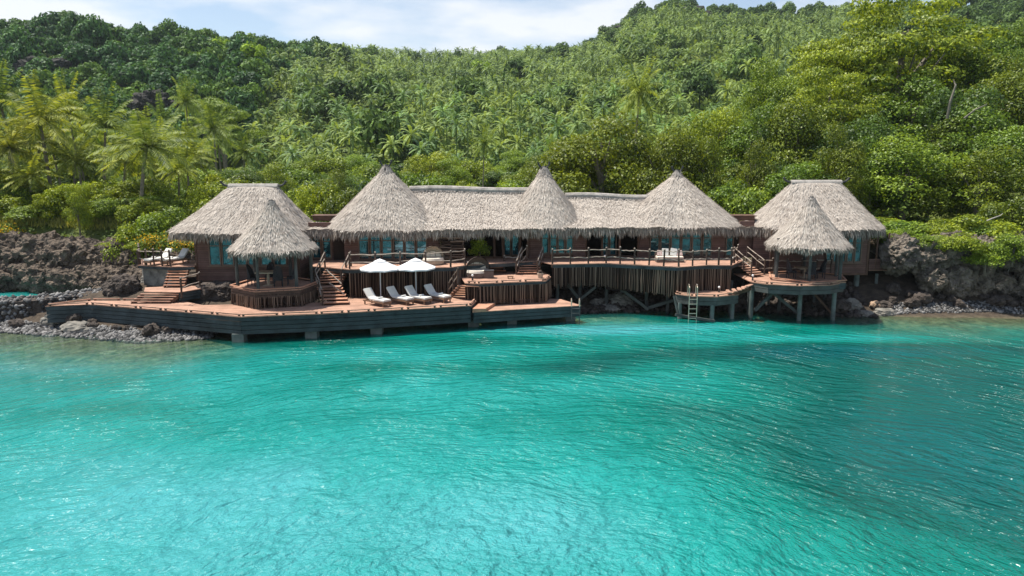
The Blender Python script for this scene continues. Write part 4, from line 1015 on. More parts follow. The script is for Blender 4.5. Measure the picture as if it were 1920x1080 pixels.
def table(x, y, z, label, s=0.55, h=0.74):
    r = thing('dining_table', (x, y, z), label, 'table')
    MB().box((x-s*1.1, y-s, z+h-0.06), (x+s*1.1, y+s, z+h)).build('tabletop', 'tabletop', r)
    MB().tube([(x, y, z), (x, y, z+h-.062)], [0.11, 0.09], 8).build('pedestal', 'tabletop', r)
    MB().box((x-.3, y-.3, z+.003), (x+.3, y+.3, z+.05)).build('foot', 'tabletop', r); return r
table(lgx-0.35, 49.1, 2.753, 'pale wooden pedestal table under the left gazebo', 0.62, 0.95)
ch = armchair('dark wicker chair behind the table in the left gazebo'); ch.location = (lgx-0.55, 50.1, 2.753); ch.scale = (1.1,1.1,1.2)
copy_tree(ch, (lgx+0.45, 48.6, 2.753), radians(200), scale=(1.15,1.15,1.25), label='dark wicker chair with rounded back, nearest the camera in the left gazebo')
copy_tree(ch, (lgx+1.15, 49.3, 2.753), radians(-80), scale=(1.15,1.15,1.3), label='dark wicker chair on the right side of the left gazebo table')
copy_tree(ch, (lgx-1.3, 48.9, 2.753), radians(80), scale=(1.15,1.15,1.25), label='dark wicker chair on the left side of the left gazebo table, behind the post')
table(rgx-0.1, 52.9, 2.683, 'wooden table in the shade under the right gazebo', 0.55)
copy_tree(ch, (rgx-1.2, 52.6, 2.683), radians(85), scale=(1.1,1.1,1.25), label='dark wicker chair left of the table in the right gazebo')
copy_tree(ch, (rgx-0.1, 51.9, 2.683), radians(185), scale=(1.15,1.15,1.15), label='dark wicker chair in front of the table in the right gazebo')
copy_tree(ch, (rgx+0.85, 52.6, 2.683), radians(-95), scale=(1.15,1.15,1.2), label='dark wicker chair right of the table in the right gazebo')
def daybed(p, rz, s, label, wick, cush):
    """round wicker bed with a hooded shell"""
    r = thing('wicker_daybed', (0,0,0), label, 'daybed'); R = 0.85
    b_ = MB(); b_.tube([(0,0,0.05),(0,0,0.34)], [R*0.96, R], 24); b_.build('base', wick, r)
    MB().tube([(0,0,0.343),(0,0,0.50)], [R*0.95, R*0.90], 24).build('mattress', cush, r)
    vs = []; nu, nv = 16, 8
    for k, rr in enumerate((R, R-0.05)):
        for j in range(nv+1):
            ph = radians(-5+92*j/nv)
            for i in range(nu+1):
                a = pi*i/nu; fw = 0.35*sin(ph)
                vs.append((rr*1.02*cos(a)*cos(ph*0.93), rr*sin(a)*cos(ph*0.9)-fw*0.9+0.02, 0.36+1.05*(rr/R)*sin(ph*0.98)))
    fs = []; w = nu+1
    for k in range(2):
        for j in range(nv):
            for i in range(nu):
                q = k*(nv+1)*w+j*w+i; f = (q, q+1, q+w+1, q+w); fs.append(f if k == 0 else f[::-1])
    MB().add(vs, fs).build('hood', wick, r, smooth=True)
    for x in (-0.42, 0, 0.42): 
        MB().beam((x, 0.38, 0.50), (x, 0.60, 0.98), 0.38, 0.14, up=(0,-1,0.4)).build('back_cushion', cush, r)
    r.location = p; r.rotation_euler = (0,0,rz); r.scale = (s,s,s); return r
daybed(atz(896, 519, TZ), radians(12), 1.05, 'brown wicker daybed with arched hood and cream cushions, on the terrace', 'wickerbrown', 'cream')
daybed(Vector((X(812,53.4), 53.4, UZ)), radians(10), 0.95, 'pale wicker pod chair with hood, on the upper deck behind the right umbrella', 'wickerpale', 'cream')
p = atz(917, 521, TZ)
r = thing('side_table', p, 'small dark wicker cube table beside the terrace daybed', 'table')
MB().box((p.x-.33, p.y-.3, TZ), (p.x+.33, p.y+.3, TZ+.52)).build('body', 'wickerbrown', r); MB().box((p.x-.35, p.y-.32, TZ+.522), (p.x+.35, p.y+.32, TZ+.56)).build('tabletop', 'wicker', r)
p = atz(1255, 491, UZ); r = thing('outdoor_sofa', p, 'low dark sofa with white and patterned cushions on the upper deck by the railing', 'sofa')
MB().box((p.x-1.0, p.y-.4, UZ+.02), (p.x+1.0, p.y+.45, UZ+.3)).build('base', 'wickerbrown', r)
MB().box((p.x-.95, p.y-.38, UZ+.303), (p.x+.95, p.y+.4, UZ+.42)).build('seat_cushion', 'cream', r)
for dx, mt, tl in ((-.68,'pink',.2),(-.3,'cushion',.1),(.28,'cushion',.35),(.75,'pink',-.1)):
    MB().beam((p.x+dx, p.y+.12, UZ+.43), (p.x+dx+tl*.3, p.y+.32, UZ+.95 if mt == 'cushion' else UZ+.8), .46, .14, up=(0,-1,.4)).build('cushion', mt, r)
MB().box((p.x-1.0, p.y+.42, UZ+.30), (p.x+1.0, p.y+.5, UZ+.62)).build('backrest', 'wickerbrown', r)
p = atz(957, 522.5, TZ); r = thing('tray_table', p, 'tiny low wooden stool near the front edge of the terrace', 'stool')
MB().box((p.x-.22, p.y-.15, TZ+.14), (p.x+.22, p.y+.15, TZ+.19)).build('seat', 'teak', r)
for dx in (-.16, .16): MB().box((p.x+dx-.03, p.y-.12, TZ), (p.x+dx+.03, p.y+.12, TZ+.137)).build('leg', 'teak', r)
# planter by the stairs
p = atz(1013, 521, TZ); r = thing('basket_planter', p, 'small brown basket planter at the foot of the terrace stairs', 'planter')
MB().tube([p, p+Vector((0,0,.34))], [.17, .22], 12).build('basket', 'wickerpale', r)
MB().ball(p+Vector((0,0,.42)), .16, 8, 5).build('plant', 'logdark', r)
# deck lanterns
def lantern(p, label, first=None):
    if first: return copy_tree(first, p, 0, label=label)
    r = thing('deck_lantern', p, label, 'lantern', 'small bollard lanterns on the deck edges'); p = Vector(p)
    MB().tube([p, p+Vector((0,0,.28))], [.07,.055], 8).build('stem', 'finial', r)
    MB().ball(p+Vector((0,0,.36)), .085, 8, 6).build('globe', 'white', r); return r
l1 = lantern(atz(886, 526, TZ), 'small white-globed lantern at the left front corner of the terrace')
lantern(atz(1348, 548, 1.75), 'small white-globed lantern at the foot of the winding steps on the swimming platform', l1)
lantern(atz(1411, 526, 2.62), 'small white-globed lantern on the left corner of the right gazebo platform', l1)
lantern(atz(1134, 489, UZ), 'small white-globed lantern on the upper deck behind the middle of the railing', l1)
lantern(atz(1373, 493, UZ), 'small white-globed lantern at the right end of the upper deck railing', l1)
# ladders
def ladder(px, row_deck, z, label, tall, low='metal'):
    p = atz(px, row_deck, z); r = thing('pool_ladder', (p.x, p.y, -0.6), label, 'ladder')
    for dx in (-.27, .27):
        q = Vector((p.x+dx, p.y-.12, 0))
        MB().tube([q+Vector((0,.45,z)), q+Vector((0,.45,z+tall*.8)), q+Vector((0,.3,z+tall)), q+Vector((0,.1,z+tall)), q+Vector((0,-.02,z+tall*.8)), q+Vector((0,-.02,z-.02))], .03, 8).build('handle', 'metal', r)
        MB().tube([q+Vector((0,-.02,z-.021)), q+Vector((0,-.02,-.7))], .03, 8).build('side_rail', low, r)
    zz_ = z-.15
    while zz_ > -.5: MB().beam((p.x-.25, p.y-.14, zz_), (p.x+.25, p.y-.14, zz_), .09, .035).build('rung', low, r); zz_ -= .33
    return r
ladder(1299, 556.5, 1.75, 'steel bathing ladder hanging from the swimming platform into the sea', .85)
ladder(1079, 574, RZ, 'bathing ladder with two curved steel handles at the right corner of the low deck', .5, 'beam')
p = atz(905, 579.5, RZ)

# ------------------------------------------------------------------ plants
def crown(seed, lobes, leaf, per, flat=0.75, jit=0.55, core=True):
    """lobes: (x,y,z,r); leaves sit on the shells of the lobes and look outward"""
    g = np.random.default_rng(seed); V = []; T = []
    for (x, y, z, r) in lobes:
        n = int(per*r*r); d = unit(g.normal(size=(n, 3))); d[:, 2] = np.abs(d[:, 2])*np.where(g.random(n) < 0.78, 1, -0.6); d = unit(d)
        rad = r*(0.62+0.42*g.random((n, 1))**0.6); c = np.array([[x, y, z]]) + d*rad*np.array([[1, 1, flat]])
        # sub-clumping
        k = np.sin(d[:, 0]*7+x*3)*np.sin(d[:, 1]*8+y*2)*np.sin(d[:, 2]*6+z); c += d*(k[:, None]*r*0.16)
        nn = unit(d + g.normal(0, jit, (n, 3)) + [[0, 0, 0.25]]); dr = unit(np.cross(nn, g.normal(size=(n, 3))))
        V.append(blades(c - dr*leaf*0.5, dr, nn, leaf*g.uniform(0.7, 1.4, n), leaf*g.uniform(0.45, 0.8, n)))
        T.append(np.clip(0.42 + 0.22*g.normal(size=n) + 0.2*k + 0.12*g.normal(), 0, 1))
    return np.concatenate(V), np.concatenate(T)
def lobes_round(seed, R, H, n, r0, z0):
    g = random.Random(seed); out_ = []
    for i in range(n):
        a = g.uniform(0, 2*pi); q = sqrt(g.random()); h = sqrt(max(0, 1-q*q*0.9))
        out_.append((R*q*cos(a)*0.84, R*q*sin(a)*0.84, z0 + H*(h*g.uniform(0.1, 1.0)**0.8) , r0*g.uniform(0.6, 1.25)))
    return out_
def lobes_flat(seed, R, H, n, r0, z0, layers=3):
    g = random.Random(seed); out_ = []
    for i in range(n):
        l = g.randrange(layers); a = g.uniform(0, 2*pi); q = sqrt(g.random())*(1-0.22*l)
        out_.append((R*q*cos(a), R*q*sin(a), z0 + H*l/layers + g.uniform(-0.3, 0.9)*H/layers - 0.12*(q*R)**1.5*0.6, r0*g.uniform(0.6, 1.2)))
    return out_
def trunk_mb(h, r, seed, limbs=5, spread=2.0, zc=None):
    g = random.Random(seed); mb = MB(); zc = zc or h*0.55
    bend = (g.uniform(-.3,.3), g.uniform(-.3,.3))
    mb.tube([(0,0,-1.2),(bend[0]*.3,bend[1]*.3,h*.3),(bend[0],bend[1],h*.6),(bend[0]*1.5,bend[1]*1.3,h)], [r*1.25,r,r*.75,r*.35], 8)
    for i in range(limbs):
        a = g.uniform(0, 2*pi); z0 = h*g.uniform(.35,.7); L_ = spread*g.uniform(.6,1.1)
        mb.tube([(bend[0]*.7,bend[1]*.7,z0),(L_*.5*cos(a),L_*.5*sin(a),z0+h*.16),(L_*cos(a),L_*sin(a),z0+h*.36)], [r*.45,r*.32,r*.12], 6)
    return mb
PROTO = {}
def make_tree(kind, leafmat='leaf'):
    """prototype of ~unit height 10 m; first use moves it, later uses copy it"""
    r = thing({'round':'broadleaf_tree','tall':'broadleaf_tree','flat':'spreading_tree','bush':'shrub','shrub2':'shrub'}[kind[:-1]], (0,0,0), '', 'tree' if kind[:-1] not in ('bush','shrub2') else 'shrub')
    sd = int(kind[-1])*7+3; k = kind[:-1]
    if k == 'round': V, T = crown(sd, lobes_round(sd, 4.6, 6.6, 42, 1.45, 1.9), 0.215, 205); tm = trunk_mb(7.2, .24, sd, 6, 2.6)
    elif k == 'tall': V, T = crown(sd, lobes_round(sd, 3.6, 7.4, 40, 1.25, 1.8), 0.215, 215); tm = trunk_mb(7.6, .22, sd, 6, 2.0)
    elif k == 'flat': V, T = crown(sd, lobes_flat(sd, 4.8, 4.2, 46, 1.25, 5.2), 0.19, 250, flat=0.38, jit=0.4); tm = trunk_mb(7.6, .26, sd, 7, 3.0)
    elif k == 'bush': V, T = crown(sd, lobes_round(sd, 4.8, 5.0, 30, 1.7, 1.6), 0.34, 125); tm = trunk_mb(6.0, .2, sd, 5, 3.0)
    else: V, T = crown(sd, lobes_round(sd, 4.5, 6.0, 26, 1.5, 1.2), 0.42, 90, jit=0.8); tm = trunk_mb(6.5, .18, sd, 6, 2.6)
    tm.build('trunk', 'bark', r); quads('crown', V, T, leafmat, r)
    return r
USED = set()
def plant(kind, x, y, h, w, label, color, group=None, rz=None, z=None):
    """h, w: height and crown width in metres; prototypes are about 10 m by 10 m"""
    if kind not in PROTO: PROTO[kind] = make_tree(kind)
    base = PROTO[kind]; s = (w/10*rnd.uniform(.92,1.08), w/10*rnd.uniform(.92,1.08), h/10); rz = rnd.uniform(0, 6.28) if rz is None else rz
    z = gz(x, y) if z is None else z
    if kind not in USED:
        USED.add(kind); base.location = (x, y, z); base.rotation_euler = (0,0,rz); base.scale = s; base['label'] = label
        if group: base['group'] = group
        for c in base.children: c.color = (*color, 1)
        return base
    o = copy_tree(base, (x, y, z), rz, s, label, color)
    if group: o['group'] = group
    elif 'group' in o: del o['group']
    return o
def plant_px(kind, px, toprow, Y, wpx, label, color, group=None, hmin=2.0):
    p = at(px, toprow, Y); w = wpx*Y/FPX; z = gz(p.x, Y); h = max(hmin, p.z-z)
    return plant(kind, p.x, Y, h, w, label, color, group)
# hues multiply the leaf colour
YG = (1.95, 1.6, 0.75); MG = (1.05, 1.1, 0.8); DG = (0.62, 0.72, 0.75); OL = (1.15, 1.0, 0.6); BR = (1.2, 0.98, 0.5); LG = (1.55, 1.45, 1.0); BG = (0.8, 1.0, 1.25)
T_ = [ # kind, column, top row, distance, width px, colour, label
 ('flat1', 1700, -20, 92, 330, YG, 'tall spreading feathery tree with flat layered crown, highest on the right slope'),
 ('flat2', 1585, 48, 90, 250, YG, 'lower spreading layered tree just left of the tallest one on the right slope'),
 ('flat1', 1560, 115, 82, 230, YG, 'yellow-green layered tree below the two feathery ones on the right slope'),
 ('tall1', 1830, 40, 92, 240, MG, 'tall dense tree at the right, under the distant hill'),
 ('round1', 1905, 85, 84, 230, OL, 'olive tree cut by the right edge of the photo, upper one'),
 ('round2', 1500, 150, 78, 220, OL, 'olive-green tree above and behind the right villa, left of centre'),
 ('round1', 1705, 118, 84, 260, MG, 'dark leafy tree in the middle of the right slope below the feathery tree'),
 ('tall2', 1800, 130, 78, 230, DG, 'dark green tree with bare grey stem in the right slope'),
 ('round2', 1620, 190, 74, 220, DG, 'dark tree standing in shade above the right villa'),
 ('round1', 1880, 185, 72, 250, MG, 'broad tree at the right edge above the cliff shrubs'),
 ('round2', 1705, 232, 69, 270, LG, 'large broad tree with glossy leaves directly above the right villa roof'),
 ('round1', 1845, 262, 66, 230, OL, 'olive tree above the right cliff'),
 ('tall1', 1425, 190, 80, 190, MG, 'mid-green tree between the fourth pointed roof and the right villa'),
 ('round2', 1345, 175, 84, 180, YG, 'yellow-green tree behind the fourth pointed roof'),
 ('bush1', 1390, 285, 68, 150, LG, 'bright bush right of the fourth pointed roof'),
 ('bush2', 1460, 255, 72, 150, DG, 'dark bush behind the left shoulder of the right villa roof'),
 ('round1', 1130, 195, 74, 260, BR, 'large olive-brown tree behind the third pointed roof'),
 ('round2', 1245, 208, 72, 210, BR, 'olive-brown tree behind the left side of the fourth pointed roof'),
 ('tall2', 1320, 225, 72, 140, OL, 'olive tree directly behind the apex of the fourth pointed roof'),
 ('round1', 1040, 250, 78, 150, OL, 'smaller olive tree left of the big brownish tree, behind the third roof'),
 ('bush1', 890, 292, 66, 90, YG, 'round yellow bush above the long roof ridge'),
 ('bush2', 600, 288, 68, 120, YG, 'bright yellow-green bush between the left villa and the second roof'),
 ('bush1', 650, 305, 66, 110, OL, 'rusty-green bush touching the left flank of the second pointed roof'),
 ('bush2', 400, 300, 70, 120, YG, 'rounded yellow-green bush just left of the left villa ridge'),
 ('bush1', 480, 303, 72, 110, YG, 'rounded yellow-green bush above the left villa ridge'),
 ('bush2', 800, 268, 74, 140, MG, 'mid-green bush behind the long roof near the second pointed roof'),
 ('bush1', 725, 262, 74, 130, DG, 'dark bush behind the apex of the second pointed roof'),
 ('bush2', 960, 285, 72, 130, LG, 'light green bush above the right half of the long ridge'),
 ('bush1', 1830, 370, 58.5, 170, YG, 'yellow-green bush spilling over the limestone cliff'),
 ('bush2', 1735, 395, 59.5, 120, LG, 'light bush on the cliff top just right of the right villa eave'),
 ('bush1', 1905, 330, 60, 120, OL, 'olive bush at the right edge above the cliff'),
 ('bush2', 1895, 430, 57.2, 90, LG, 'small bush hanging low at the right end of the cliff'),
 ('bush1', 1660, 395, 62, 90, YG, 'small bush peeking out between the right villa eave and the cliff'),
 ('bush1', 310, 345, 64, 120, LG, 'light green bush left of the left villa roof'),
 ('bush2', 250, 372, 63, 110, YG, 'yellow-green bush below the big palm'),
 ('tall2', 140, 330, 66, 70, YG, 'small upright tree among the palms above the rocks'),
 ('bush2', 60, 372, 68, 110, LG, 'light bush above the left end of the rocks'),
 ('round2', 1920, 20, 110, 200, MG, 'round tree behind the slope crest at the right edge'),
 ('round1', 1450, 95, 105, 150, LG, 'pale round tree on the slope crest left of the feathery trees'),
 ('flat2', 415, 182, 170, 140, LG, 'flat-topped spreading tree at the foot of the left hill'),
 ('flat2', 385, 178, 185, 120, LG, 'small flat-topped tree left of the larger one at the foot of the left hill'),
]
for k, px, tr, Y, w, c, lab in T_: plant_px(k, px, tr, Y, w, lab, c)
# filling belts: trees and bushes nothing tells apart
def belt(n, px0, px1, y0, y1, h0, h1, w0, w1, kinds, cols, label, group, seed):
    g = random.Random(seed)
    for i in range(n):
        px = px0+(px1-px0)*(i+g.random())/n; Y = g.uniform(y0, y1); x = (px-960)/FPX*Y*1.01
        c = g.choice(cols); j = g.uniform(.85, 1.15); c = (c[0]*j*g.uniform(.93,1.07), c[1]*j, c[2]*j)
        h = g.uniform(h0, h1); plant(g.choice(kinds), x, Y, h, g.uniform(w0, w1), label, c, group, rz=g.uniform(0, 6.28))
belt(34, 200, 1330, 64.5, 70, 2.6, 4.4, 3.5, 5.5, ['bush1','bush2','shrub21'], [YG, LG, MG, OL], 'leafy shrub in the green belt right behind the thatched roofs', 'shrubs behind the thatched roofs', 1)
belt(46, -60, 1330, 72, 92, 4.0, 7.0, 5, 8, ['bush1','bush2','round1','shrub21'], [YG, LG, MG, OL, DG], 'bushy tree in the lowland scrub between the villa and the palm plantation', 'bushy trees behind the villa', 2)
belt(60, -60, 1400, 95, 145, 5, 8.5, 7, 11, ['bush1','bush2','round2','round1'], [YG, LG, MG, DG, LG], 'bushy tree in the lowland scrub at the foot of the palm plantation', 'bushy trees at the foot of the plantation', 3)
belt(26, 1330, 2050, 66, 90, 6, 10, 7, 10, ['round1','round2','tall1','tall2'], [MG, DG, OL, MG], 'broadleaf tree in the dense forest on the right slope', 'forest trees on the right slope', 4)
belt(34, 1330, 2080, 92, 135, 8, 12, 8, 12, ['round1','round2','tall1'], [MG, OL, LG, DG], 'broadleaf tree in the dense forest high on the right slope', 'forest trees high on the right slope', 5)
belt(16, 1660, 1990, 57.8, 61, 2.2, 4.2, 3.5, 5.5, ['bush1','bush2'], [YG, LG, MG], 'shrub growing on top of the limestone cliff', 'shrubs on the cliff top', 6)
belt(26, -30, 330, 70, 74, 2.4, 4.8, 3.4, 5.4, ['bush1','bush2','shrub21'], [YG, YG, LG, MG], 'low shrub growing on the ground above the rock outcrop', 'shrubs above the rock outcrop', 7)

# coconut palms ------------------------------------------------------------
def fronds(seed, n, L_, leaf, segs, z, droop=1.0, wid=0.05, up0=75):
    g = np.random.default_rng(seed); V = []; T = []; mb = MB()
    for i in range(n):
        az = i*2.399 + g.normal(0, .15); el = radians(up0 - (up0+28)*(i/(n-1))**0.8 + g.normal(0, 5)); ln = L_*g.uniform(.85, 1.08)
        p = np.array([0, 0, z], float); pts = [p.copy()]; d = np.array([cos(az)*cos(el), sin(az)*cos(el), sin(el)]); steps = segs
        for k in range(steps):
            t = k/steps; d = d + np.array([0, 0, -1])*droop*(0.05+0.13*t)*10/steps; d = d/np.linalg.norm(d); p = p + d*ln/steps; pts.append(p.copy())
        pts = np.array(pts); mb.tube([Vector(q) for q in pts[::max(1, steps//6)]], np.linspace(.045, .012, len(pts[::max(1, steps//6)])).tolist(), 4, False)
        ten = g.uniform(.25, .75)
        for side in (-1, 1):
            P0 = pts[1:]; D = unit(np.diff(pts, axis=0)); S_ = unit(np.cross(D, [[0,0,1]]))*side
            t = np.linspace(0.05, 1, len(P0)); ll = leaf*np.sin(pi*(0.12+0.80*t))**0.7*g.uniform(.85, 1.1, len(P0))
            dd = unit(S_*0.8 + D*0.55 + np.array([[0,0,-1]])*(0.35+0.5*g.random((len(P0),1))))
            nn = unit(np.cross(dd, D)*side*-1 + g.normal(0, .15, (len(P0),3)))
            V.append(blades(P0, dd, nn, ll, np.full(len(P0), wid))); T.append(np.clip(ten + g.normal(0, .18, len(P0)), 0, 1))
    return np.concatenate(V), np.concatenate(T), mb
def coconut(seed, h, lean, L_=3.9):
    r = thing('coconut_palm', (0,0,0), '', 'palm tree')
    tx, ty = lean; pts = [(tx*t**1.6, ty*t**1.6, -0.8+(h+0.8)*t) for t in (0, .2, .4, .6, .8, 1)]
    MB().tube(pts, [.24, .17, .15, .14, .13, .15], 8).build('trunk', 'palmbark', r)
    V, T, mb = fronds(seed, 24, L_, 0.9, 26, 0.0, 0.85, 0.12, 82)
    V = V + np.array([tx, ty, h]); mb.v = [(a+tx, b+ty, c+h) for a, b, c in mb.v]
    quads('fronds', V, T, 'palmleaf', r); mb.build('frond_ribs', 'palmleaf', r)
    nb = MB(); g = random.Random(seed)
    for i in range(7): a = i*.9; nb.ball((tx+.28*cos(a), ty+.28*sin(a), h-.25-g.random()*.15), .13, 7, 5)
    nb.build('coconuts', 'bark', r)['kind'] = 'stuff'
    return r
palm_protos = []
PL = [ # column, crown-centre row, distance, frond-span px, seed, hue, label
 (262, 272, 71, 185, 0, (1.1,1.05,.9), 'largest coconut palm, with a broad crown, left of the left villa roof'),
 (95, 222, 75, 165, 1, (1.35,1.15,.7), 'tall slim coconut palm with a long bare trunk, near the left edge'),
 (22, 275, 73, 165, 2, (1.2,1.0,.7), 'coconut palm cut by the left edge of the photo, lower one'),
 (140, 205, 84, 105, 0, (1.4,1.25,.8), 'coconut palm just right of the slim tall one, at the same height'),
 (222, 300, 74, 115, 1, (1.3,1.15,.7), 'short coconut palm left of the foot of the largest one'),
 (48, 328, 71, 110, 2, (1.4,1.2,.7), 'stubby coconut palm low at the left edge, above the shrubs'),
 (330, 318, 78, 95, 1, (1.3,1.2,.8), 'low coconut palm right of the largest one, near the left villa roof'),
 (300, 265, 96, 85, 2, (1.2,1.15,.85), 'coconut palm peeping out above the right fronds of the largest one'),
 (18, 190, 86, 120, 0, (.8,.85,.8), 'coconut palm high at the left edge, partly in shade'),
 (182, 232, 80, 130, 1, (1.0,1.0,.85), 'coconut palm between the slim tall one and the largest one'),
 (350, 190, 130, 62, 2, (1.1,1.1,1.0), 'solitary tall coconut palm standing before the left hill'),
 (365, 278, 90, 95, 0, (1.15,1.1,.8), 'coconut palm right of the largest one, behind its fronds'),
 (310, 225, 115, 75, 1, (.75,.85,.9), 'small bluish coconut palm above the fronds of the largest one'),
 (130, 300, 76, 120, 2, (1.1,1.0,.7), 'short coconut palm below the slim tall one'),
 (420, 262, 120, 70, 1, (1.0,1.05,.9), 'smaller coconut palm further back, left of the left villa ridge'),
 (1192, 172, 100, 95, 2, (1.25,1.2,.85), 'single coconut palm rising above the olive-brown tree'),
 (450, 285, 105, 70, 0, (1.0,1.0,.85), 'low coconut palm behind the left villa roof'),
 (60, 262, 90, 120, 1, (1.1,.95,.6), 'coconut palm between the two leftmost palms'),
 (905, 268, 98, 50, 2, (1.0,1.05,.95), 'small coconut palm among the scrub above the long ridge'),
]
for i, (px, row, Y, span, sd, col, lab) in enumerate(PL):
    if sd >= len(palm_protos):
        o = coconut(20+sd, 8.0, ((0.9, 0.2), (-0.7, 0.4), (0.5, -0.3))[sd]); palm_protos.append(o); new = True
    else: new = False
    p = at(px, row, Y); z = gz(p.x, Y); s = span*Y/FPX/7.4; hz_ = max(2.5, p.z - z)/8.0
    if new:
        o.location = (p.x-0.5*s, Y, z); o['label'] = lab; o.scale = (s, s, s*0.5+hz_*0.5)
        for c in o.children: c.color = (*col, 1)
    else: o = copy_tree(palm_protos[sd], (p.x, Y, z), rnd.uniform(0, 6.28), (s, s, s*0.5+hz_*0.5), lab, col)
    # keep crown height right: raise base where crown scale differs
    o.location.z = p.z - 8.0*o.scale[2]

g = random.Random(77)
for i in range(20):
    px = -20+i*24+g.uniform(-10, 10); Y = g.uniform(84, 138); x = (px-960)/FPX*Y*1.01; s = g.uniform(.8, 1.05); c = g.choice([(1.2,1.1,.8),(.9,1.0,.85),(1.35,1.15,.7),(1.0,1.0,.9)])
    o = copy_tree(palm_protos[i%3], (x, Y, gz(x, Y)+g.uniform(-1.5, 1.5)), g.uniform(0, 6.28), (s, s, s*g.uniform(.9, 1.2)), 'coconut palm in the loose grove between the near palms and the left hill', c)
    o['group'] = 'palms of the loose grove on the left'
# plantation on the hillside ----------------------------------------------
def hill_palm_geo(seed, nf=17, L_=3.3, h=9.0, segs=4):
    g = np.random.default_rng(seed); V = []; T = []
    for i in range(nf):
        az = i*2.399+g.normal(0,.2); el = radians(70-95*(i/(nf-1))+g.normal(0,6)); p = np.array([0,0,h], float); d = np.array([cos(az)*cos(el), sin(az)*cos(el), sin(el)]); pts = [p.copy()]
        for k in range(segs): d = d+np.array([0,0,-.22*(k+1)*4/segs*.6]); d /= np.linalg.norm(d); p = p+d*L_/segs; pts.append(p.copy())
        pts = np.array(pts); s_ = np.cross(unit(pts[-1]-pts[0]), [0,0,1]); s_ = s_/(np.linalg.norm(s_)+1e-6); t = g.uniform(.1,.95)
        for sd in (-1, 1):
            for k in range(segs):
                w0 = .10+.40*sin(pi*(k)/segs*.85+.2); w1 = .10+.40*sin(pi*(k+1)/segs*.85+.2)
                a, b = pts[k], pts[k+1]; dn = np.array([0,0,-.45])
                # two ragged leaflet plates per segment
                m = (a+b)/2; ww = (w0+w1)/2
                V.append([a, a*0.4+m*0.6, m+(s_*sd+dn)*ww*g.uniform(.8,1.2)+(b-a)*.35, a+(s_*sd+dn)*w0*.5+(b-a)*.1]); T.append(np.clip(t+g.normal(0,.12),0,1))
                V.append([m, b, b+(s_*sd+dn)*w1*g.uniform(.8,1.2)+(b-a)*.3, m+(s_*sd+dn)*ww*.5+(b-a)*.1]); T.append(np.clip(t+g.normal(0,.12),0,1))
    V = np.array(V); T = np.array(T)
    tr = []
    for k in range(4):
        a0, a1 = k*pi/2, (k+1)*pi/2; r = .16
        tr.append([[r*cos(a0), r*sin(a0), -1], [r*cos(a1), r*sin(a1), -1], [r*.8*cos(a1), r*.8*sin(a1), h], [r*.8*cos(a0), r*.8*sin(a0), h]])
    return np.concatenate([V, np.array(tr)]), np.concatenate([T, np.full(4, .55)])
geos = [hill_palm_geo(s) for s in range(5)]
def hash_pts(n, seed):
    g = np.random.default_rng(seed); return g
g_ = np.random.default_rng(5); cand = []
def visible_z(px, Y): return px
# jittered grid over the slope
step = 5.7
for Y in np.arange(150, 560, step*1.12):
    for Xx in np.arange(-200, 330, step):
        x = Xx+g_.uniform(-3.0,3.0); y = Y+g_.uniform(-3.4,3.4); px = 960+x/y*FPX*.99
        if px < 440 or px > 1720: continue
        rd = np.interp(px, RP, RD)
        if y > rd+8: continue
        # left forest boundary: palms only right of a diagonal line
        if px < np.interp(y, [150, 210, 260, 300, 350, 460], [440, 500, 520, 560, 610, 700]): continue
        if px > 1080 and y > rd-np.interp(px, [1080, 1180, 1450, 1560, 1720], [40, 90, 90, 40, 160]): continue
        if px > 1400 and y < 230: continue
        if g_.random() < 0.16+0.22*(np_noise(x, y, 14, 4) < -0.15): continue
        cand.append((y, x))
cand.sort()
hues = [(1,1,1),(1.15,1.1,.8),(.8,.9,.95),(.95,1.1,1.0),(1.3,1.2,.9),(.7,.82,.8)]
protos = []
NIND = 280
for i, (y, x) in enumerate(cand[:NIND]):
    k = int(g_.integers(0, 5)); s = g_.uniform(.62, 1.05); z = gz(x, y)
    if k >= len(protos) or protos[k] is None:
        while len(protos) <= k: protos.append(None)
        V, T = geos[k]; o = quads('plantation_palm', V, T, 'farpalm', None, (0,0,0)); protos[k] = o
        tagp(o, 'small grey-green coconut palm in the plantation on the lower hillside', 'palm tree', 'coconut palms of the hillside plantation')
    else: o = protos[k].copy(); COL.objects.link(o)
    o.location = (x, y, z-g_.uniform(0, 2.5)); o.scale = (s, s, s*g_.uniform(.85,1.1)); o.rotation_euler = (0,0,g_.uniform(0,6.28)); o.color = (*hues[int(g_.integers(0,6))], 1)
VV = []; TT = []
for (y, x) in cand[NIND:]:
    V, T = geos[int(g_.integers(0,5))]; a = g_.uniform(0,6.28); s = g_.uniform(.62,1.08); z = gz(x, y)-g_.uniform(0,2.5)
    R_ = np.array([[cos(a), -sin(a), 0],[sin(a), cos(a), 0],[0,0,1]])
    VV.append(V@R_.T*s+[x, y, z]); TT.append(np.clip(T+g_.normal(-.05,.2), 0, 1))
tagp(quads('distant_palms', np.concatenate(VV), np.concatenate(TT), 'farpalm'), 'mass of distant coconut palms covering the upper hillside', 'palm trees', kind='stuff')
print('palms', len(cand))
